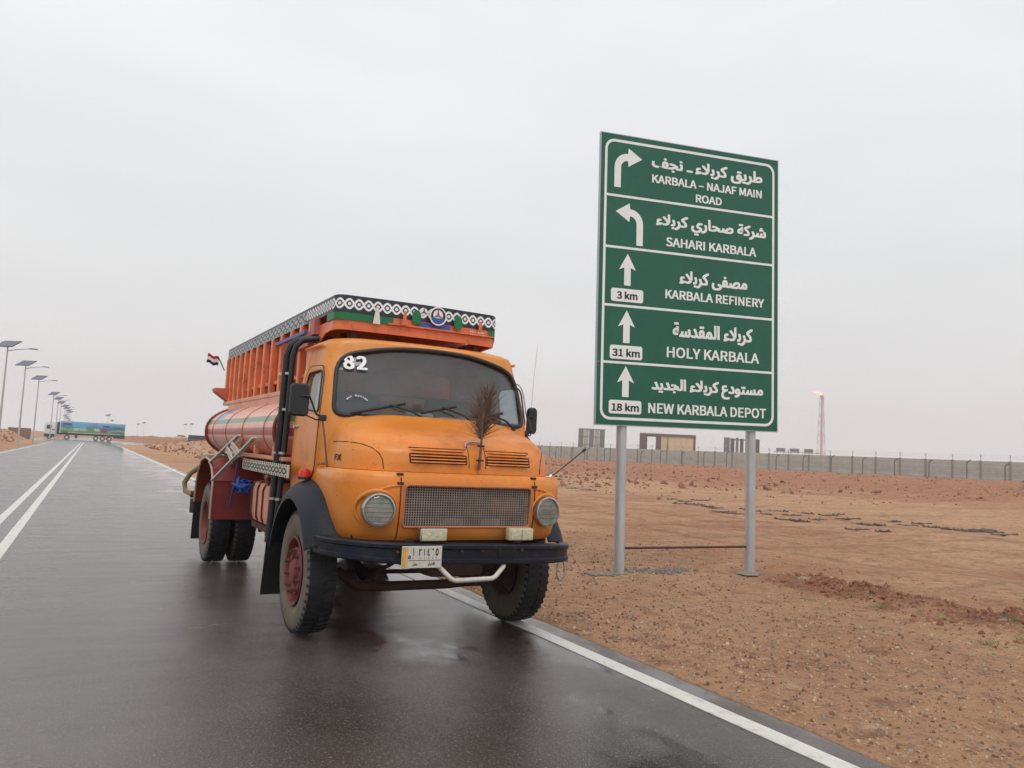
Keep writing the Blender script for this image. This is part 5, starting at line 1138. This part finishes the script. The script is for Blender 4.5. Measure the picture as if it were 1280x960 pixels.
# beige hall with an open bay
b = bld('storage_hall', 'beige clad hall with dark frame and an open bay at its left end', 'building', 192, 240)
BEI = mat('beige_cladding', L((206, 184, 146)), .8, var=.06, scale=.4); FRM = mat('dark_brown_frame', L((92, 76, 72)), .8, var=.15)
mb = MB(); mb.box(-2.2, 9.6, -2, 8, .5, 11.2, BEI); mb.obj('cladding', b)
for i in range(4):
    mb = MB(); mb.box(.6 + i * 2.2, .64 + i * 2.2, -2.06, -2.01, .8, 11, FRM); mb.obj('cladding_joint', b)
for x0, x1 in ((-10.2, -7.6), (-4.2, -2.2), (9.6, 10.4), (.0, .35)):
    mb = MB(); mb.box(x0, x1, -2.3, 8 if x0 < -2 or x0 > 9 else -2.02, 0, 12, FRM if x0 != .0 else PGREEN); mb.obj('column', b)
mb = MB(); mb.box(-10.2, 10.4, -2.4, 8.2, 11.2, 12.1, FRM); mb.obj('roof_beam', b)
mb = MB(); mb.box(-10.2, 10.4, -2.35, 8.1, 1.6, 2.4, FRM); mb.obj('lower_beam', b)
for i in range(9):
    mb = MB(); mb.box(-10 + i * .95, -9.9 + i * .95, -2.3, -2.2, 12.1, 12.7, FRM); mb.obj('roof_rail_post', b)
# striped block partly behind the right post
b = bld('silo_row', 'row of tall dark grey cells with bright gaps behind the right sign post', 'silo', 216, 226)
for i, (x0, x1) in enumerate(((-6.5, -4.4), (-4.1, -2.7), (-2.2, -1.2), (-.7, .6), (1.2, 2.6), (3.0, 6.3))):
    mb = MB(); mb.box(x0, x1, -2, 3, 0, 12 - .3 * (i % 2), CONCD if i % 2 == 0 else mat('cell_dark', L((84, 82, 86)), .9)); mb.obj('cell', b)
mb = MB(); mb.box(-6.4, 6.2, 2.6, 3.1, 11.2, 11.6, CONCD); mb.obj('tie_beam', b)
# pipe rack and flare
b = bld('pipe_rack', 'low pipe rack carrying three dark vessels near the flare', 'pipe rack', 312, 290)
for i in range(3):
    mb = MB(); mb.bbox(-8.5 + i * 6.6, -4.2 + i * 6.6, -2, 2, 10.0, 11.6, CONCD, .3); mb.obj('vessel', b)
    for x in (-8 + i * 6.6, -4.8 + i * 6.6):
        mb = MB(); mb.box(x - .15, x + .15, -.15, .15, 0, 10, CONCD); mb.obj('leg', b)
mb = MB(); mb.box(-9.5, 12, -.3, .3, 9.5, 9.8, CONCD); mb.obj('walkway', b)
FX_, FY_ = 725.0, 635.0
b = thing('flare_stack', 'tall red and white lattice flare tower with an orange flame on top', 'tower', (FX_, FY_, 0), face(FX_, FY_))
FR, FW = mat('flare_red_hazed', L((188, 128, 138)), .7), mat('flare_white', L((205, 200, 205)), .7)  # tower red paled: distance haze is mixed into the paint colour
for i in range(8):
    z0, z1 = 10.5 * i, 10.5 * (i + 1); w0, w1 = 5.2 - .42 * i, 5.2 - .42 * (i + 1); m_ = FR if i % 2 else FW; mb = MB()
    for sx in (-1, 1):
        for sy in (-1, 1):
            mb.cyl((sx * w0, sy * w0, z0), (sx * w1, sy * w1, z1), .35, m_, 5)
    for s_ in (-1, 1):
        mb.cyl((-w0, s_ * w0, z0), (w1, s_ * w1, z1), .2, m_, 4); mb.cyl((w0, s_ * w0, z0), (-w1, s_ * w1, z1), .2, m_, 4)
        mb.cyl((-w1, s_ * w1, z1), (w1, s_ * w1, z1), .25, m_, 4)
    mb.obj('lattice_section', b)
mb = MB(); mb.cyl((0, 0, 0), (0, 0, 84.5), .9, FR, 10); mb.cyl((1.6, 0, 0), (1.6, 0, 82), .5, FW, 8); mb.obj('flare_pipe', b)
mb = MB(); mb.cyl((0, 0, 83), (0, 0, 85.5), 2.0, FR, 12); mb.obj('flare_tip', b)
fm = bpy.data.materials.new('flame'); fm.use_nodes = True; fb = fm.node_tree.nodes['Principled BSDF']; fb.inputs['Base Color'].default_value = (.9, .4, .15, 1); fb.inputs['Emission Color'].default_value = (1, .52, .24, 1); fb.inputs['Emission Strength'].default_value = 1.35
mb = MB(); mb.tube([(0, 0, 85.2), (-1.2, 0, 87), (-3, .2, 88.0), (-5.2, 0, 88.4), (-7.4, 0, 88.8), (-9.5, 0, 89.4)], lambda t: .8 + .8 * math.sin(PI * min(1, t * 1.15)) * (1 - t * .4) - .7 * t, fm, 9); mb.obj('flame', b, smooth=70)

# ------------------------------------------------------------------ solar street lamps
POLE = mat('lamp_pole', L((182, 180, 178)), .5, .3, var=.1)
def lamp(label, x, y, rz=0, group=None):
    t = thing('street_lamp', label, 'street lamp', (x, y, terrain(x, y) if abs(x) > 5.8 else 0), rz, group)
    mb = MB(); mb.cyl((0, 0, 0), (0, 0, 8.05), .10, POLE, 10, r2=.05); mb.obj('pole', t, smooth=40)
    mb = MB(); mb.bbox(-.22, .22, -.22, .22, 0, .12, CONC, .02); mb.obj('base', t)
    mb = MB(); mb.tube([(0, 0, 7.75), (.5, 0, 7.9), (1.3, 0, 8.05), (1.65, 0, 8.08)], .032, POLE, 8); mb.obj('arm', t)
    mb = MB(); mb.bbox(1.45, 2.05, -.09, .09, 8.04, 8.13, CONCD, .03); mb.obj('lamp_head', t)
    M = Matrix.Translation((0, 0, 8.34)) @ Matrix.Rotation(rad(-38), 4, 'Z') @ Matrix.Rotation(rad(30), 4, 'X')
    for k in range(3):
        mb = MB(); mb.box(-.80 + .54 * k, -.28 + .54 * k, -.55, .55, -.02, .02, SOLAR, M); mb.obj('solar_panel', t)
    mb = MB(); mb.box(-.82, .82, -.57, .57, -.05, -.022, SOLAR, M); mb.cyl((0, 0, 8.0), (0, 0, 8.28), .04, POLE, 8); mb.obj('panel_frame', t)
    return t
ordn = ['nearest solar street lamp, cut by the left edge of the picture', 'second solar street lamp from the left edge, standing on the dirt verge', 'third solar street lamp from the left edge, just left of the white lorry cab', 'fourth solar street lamp, rising behind the cab of the painted trailer truck', 'fifth solar street lamp, next one beyond the trailer truck cab', 'sixth solar street lamp, rising behind the gap between cab and trailer', 'seventh solar street lamp in the left row', 'eighth solar street lamp in the left row', 'ninth solar street lamp in the left row', 'tenth solar street lamp, last of the straight left row']
L0 = lamp(ordn[0], -6.38, 74.5, 0, 'solar street lamps along the left side of the road')
for i, (x, y) in enumerate(((-6.35, 94), (-6.36, 117.6), (-6.34, 163.4), (-6.3, 185.4), (-6.44, 209), (-6.34, 235.7), (-6.34, 254), (-6.5, 280.4), (-6.6, 301.2))):
    dup(L0, None, ordn[i + 1], (x, y, terrain(x, y) if y < 150 else 0))
farl = 'faint solar street lamp of the distant curving row seen above the painted trailer'
for i, (x, y) in enumerate(((-9.4, 362), (-10.0, 400), (-10.3, 440), (-10.6, 490), (-10.9, 560))):
    c = dup(L0, None, farl, (x, y, 0)); c['group'] = 'distant lamps above the painted trailer'
for (x, y, l_) in ((4.9, 315, 'tallest faint street lamp rising above the middle of the painted trailer'), (8.5, 425, 'small faint street lamp just right of the tallest one above the trailer'), (23.4, 500, 'left one of two small lamps beyond the road end right of the trailer'), (23.3, 443, 'right one of two small lamps beyond the road end right of the trailer'), (40.4, 418, 'left one of two faint lamps left of the dark parked vehicle'), (41.0, 397, 'right one of two faint lamps left of the dark parked vehicle')):
    c = dup(L0, None, l_, (x, y, 0)); c['group'] = 'distant street lamps beyond the crossing'

# ------------------------------------------------------------------ articulated truck crossing at the road end, facing left
TT = thing('trailer_truck', 'white articulated truck with a painted landscape trailer crossing the far end of the road', 'truck', (-8.8, 200, .02), 0)
CABW = mat('cab_white', L((224, 222, 214)), .4, var=.05); DKB = mat('dark_blue_grey', L((48, 56, 78)), .5)
mb = MB(); mb.bbox(.0, 2.25, -1.25, 1.25, .95, 3.55, CABW, .14); mb.bbox(.25, 2.3, -1.15, 1.15, 3.3, 3.8, CABW, .2); mb.obj('cab', TT, smooth=40)
mb = MB(); mb.bbox(-.06, 2.1, -1.27, 1.27, .42, 1.12, DKB, .08); mb.obj('lower_skirt', TT)
mb = MB(); mb.box(.35, 1.25, -1.27, -1.252, 2.15, 2.95, mat('far_glass', L((44, 48, 54)), .2)); mb.obj('side_window', TT)
mb = MB(); mb.box(-.02, .05, -1.1, 1.1, 2.1, 3.0, MATS['far_glass']); mb.obj('windscreen', TT)
mb = MB(); mb.box(1.4, 1.9, -1.262, -1.25, 1.9, 2.1, DKB); mb.obj('vent', TT)
mb = MB(); mb.box(2.3, 2.75, -1.1, 1.1, 1.0, 3.7, DKB); mb.obj('air_dam', TT)
mm_ = bpy.data.materials.new('trailer_mural'); mm_.use_nodes = True; t = mm_.node_tree; n = t.nodes; l = t.links; bb = n['Principled BSDF']; bb.inputs['Roughness'].default_value = .5
co = n.new('ShaderNodeTexCoord'); sp = n.new('ShaderNodeSeparateXYZ'); l.new(co.outputs['Object'], sp.inputs[0])
nz_ = n.new('ShaderNodeTexNoise'); nz_.inputs['Scale'].default_value = .8; nz_.inputs['Detail'].default_value = 3; mpp = n.new('ShaderNodeMapping'); mpp.inputs['Scale'].default_value = (1, 1, .9); l.new(co.outputs['Object'], mpp.inputs[0]); l.new(mpp.outputs[0], nz_.inputs['Vector'])
ad = n.new('ShaderNodeMath'); ad.operation = 'MULTIPLY_ADD'; l.new(nz_.outputs['Fac'], ad.inputs[0]); ad.inputs[1].default_value = 1.6; l.new(sp.outputs['Z'], ad.inputs[2])
mr = n.new('ShaderNodeMapRange'); mr.inputs['From Min'].default_value = 2.0; mr.inputs['From Max'].default_value = 4.8; l.new(ad.outputs[0], mr.inputs['Value'])
cr = n.new('ShaderNodeValToRGB'); l.new(mr.outputs[0], cr.inputs[0]); cr.color_ramp.elements[0].color = L((70, 96, 80)); cr.color_ramp.elements[1].color = L((150, 206, 226))
for p_, c_ in ((.25, (112, 150, 92)), (.4, (150, 176, 150)), (.5, (60, 120, 110)), (.6, (74, 132, 180)), (.78, (96, 170, 214))): e = cr.color_ramp.elements.new(p_); e.color = L(c_)
l.new(cr.outputs[0], bb.inputs['Base Color'])
mb = MB(); mb.box(2.85, 15.6, -1.27, 1.27, 1.45, 3.92, mm_); box_ = mb.obj('trailer_box', TT)
def pch(x0, x1, z0, z1, c, nm='painted_patch'):
    x0 = 2.9 + (x0 - 2.9) * 1.16; x1 = 2.9 + (x1 - 2.9) * 1.16
    m_ = mat('mural_%d_%d_%d' % c, L(c), .6, var=.1, scale=2); q = MB(); q.box(x0, x1, -1.276 - .002 * (pch.k % 4), -1.268, z0, z1, m_); q.obj(nm, box_); pch.k += 1
pch.k = 0
for a in ((3.3, 4.8, 3.1, 3.6, (62, 92, 92)), (4.9, 7.2, 2.75, 3.5, (104, 176, 214)), (5.1, 5.9, 1.95, 2.6, (190, 196, 186)), (6.1, 7.1, 1.95, 2.65, (176, 190, 180)), (7.6, 8.6, 2.0, 3.0, (96, 150, 84)), (8.5, 9.4, 2.1, 2.7, (196, 190, 180)), (9.7, 10.8, 1.8, 2.75, (132, 78, 112)), (10.0, 11.1, 3.0, 3.4, (70, 76, 120)), (11.9, 13.3, 2.6, 3.2, (54, 112, 112)), (11.4, 13.4, 1.75, 2.2, (100, 130, 90)), (4.2, 13.0, 1.5, 1.62, (206, 206, 200))): pch(*a)
for x0 in (2.85, 15.52):
    mb = MB(); mb.box(x0 - .03, x0 + .11, -1.30, 1.30, 1.4, 3.97, CABW); mb.obj('end_frame', TT)
mb = MB(); mb.box(2.8, 15.65, -1.29, 1.29, 3.925, 3.99, CABW); mb.obj('roof_rim', TT)
mb = MB(); mb.box(2.0, 15.6, -.5, .5, 1.05, 1.44, DKB); mb.obj('chassis', TT)
mb = MB(); mb.box(13.4, 15.6, -1.2, 1.2, .7, 1.35, DKB); mb.obj('under_ride_box', TT)
mb = MB(); mb.bbox(5.8, 6.3, -1.2, -.7, .35, 1.3, DKB, .05); mb.obj('landing_leg', TT)
pm = MB(); pm.lathe([(-.15, .001), (-.14, .30), (-.16, .32), (-.16, .46), (-.13, .52), (.13, .52), (.16, .46), (.16, .001)], RUBBER, 24, None, [WHITED, RUBBER, RUBBER, RUBBER, RUBBER, RUBBER, RUBBER]); WM = pm.mesh('wheel', 40)
for x in (.95, 4.3, 9.9, 11.2, 12.5):
    for y in (-1.08, 1.08): link('wheel', WM, TT, (x, y, .52), (0, 0, PI / 2 if y < 0 else -PI / 2))
# dark covered vehicle parked beyond the tank, right of the road
DV = thing('covered_truck', 'dark maroon covered truck parked beyond the road, partly hidden by the tank', 'truck', (16.9, 168, .02), -.1)
MAR2 = mat('dark_tarpaulin', L((66, 48, 62)), .7, var=.15); DV.scale = (.62, .62, .62)
mb = MB(); mb.bbox(0, 9.5, -1.3, 1.3, 1.1, 3.6, MAR2, .25); mb.obj('cover', DV, smooth=40)
mb = MB(); mb.box(.2, 9.2, -1.31, 1.31, 2.0, 2.25, mat('dull_stripe', L((140, 110, 124)), .7)); mb.obj('stripe', DV)
mb = MB(); mb.box(.2, 9.4, -1.2, 1.2, .5, 1.1, DKB); mb.obj('chassis', DV)
for x in (1.2, 2.5, 7.5):
    for y in (-1.1, 1.1): link('wheel', WM, DV, (x, y, .52), (0, 0, PI / 2))
# small pale car between the soil heaps
CR = thing('pale_car', 'tiny white car far off among the soil heaps left of the tank', 'car', (19.5, 236, 1.0), 0)
mb = MB(); mb.prism([(0, .3), (0, .85), (.9, .95), (1.5, 1.4), (3.2, 1.4), (3.8, .95), (4.4, .85), (4.4, .3)], lambda p, s: (p[0], -.85 + 1.7 * s, p[1]), CABW); mb.obj('body', CR, fix=True)
mb = MB(); mb.prism([(1.25, 1.0), (1.6, 1.32), (3.1, 1.32), (3.5, 1.0)], lambda p, s: (p[0], -.87 + 1.74 * s, p[1]), MATS['far_glass']); mb.obj('windows', CR, fix=True)
for x in (.9, 3.5):
    for y in (-.8, .8): w = link('wheel', WM, CR, (x, y, .32), (0, 0, PI / 2)); w.scale = (.6, .6, .6)
# low mud wall far left
lw = MB()
for k in range(2): lw.bbox(-13.4 + k * 1.85, -13.4 + k * 1.85 + 1.8, 172, 172.4, 0, 2.0, mat('mud_brick', L((140, 106, 88)), .9, var=.15), .05)
lw.obj('low_wall', label='low brown mud wall on the heaps behind the second street lamp', cat='wall')

# ------------------------------------------------------------------ thin dusty haze
hz = MB(); hz.box(-900, 1100, -60, 1300, -3, 96, None or MATS['concrete']); hme = hz.mesh('haze'); hme.materials.clear()
hm_ = bpy.data.materials.new('haze_air'); hm_.use_nodes = True; t = hm_.node_tree; t.nodes.clear(); o_ = t.nodes.new('ShaderNodeOutputMaterial'); pv = t.nodes.new('ShaderNodeVolumePrincipled')
pv.inputs['Color'].default_value = (.93, .92, .92, 1); pv.inputs['Density'].default_value = .0006; pv.inputs['Anisotropy'].default_value = .2; t.links.new(pv.outputs[0], o_.inputs['Volume']); hme.materials.append(hm_)
link('haze', hme, kind='stuff')
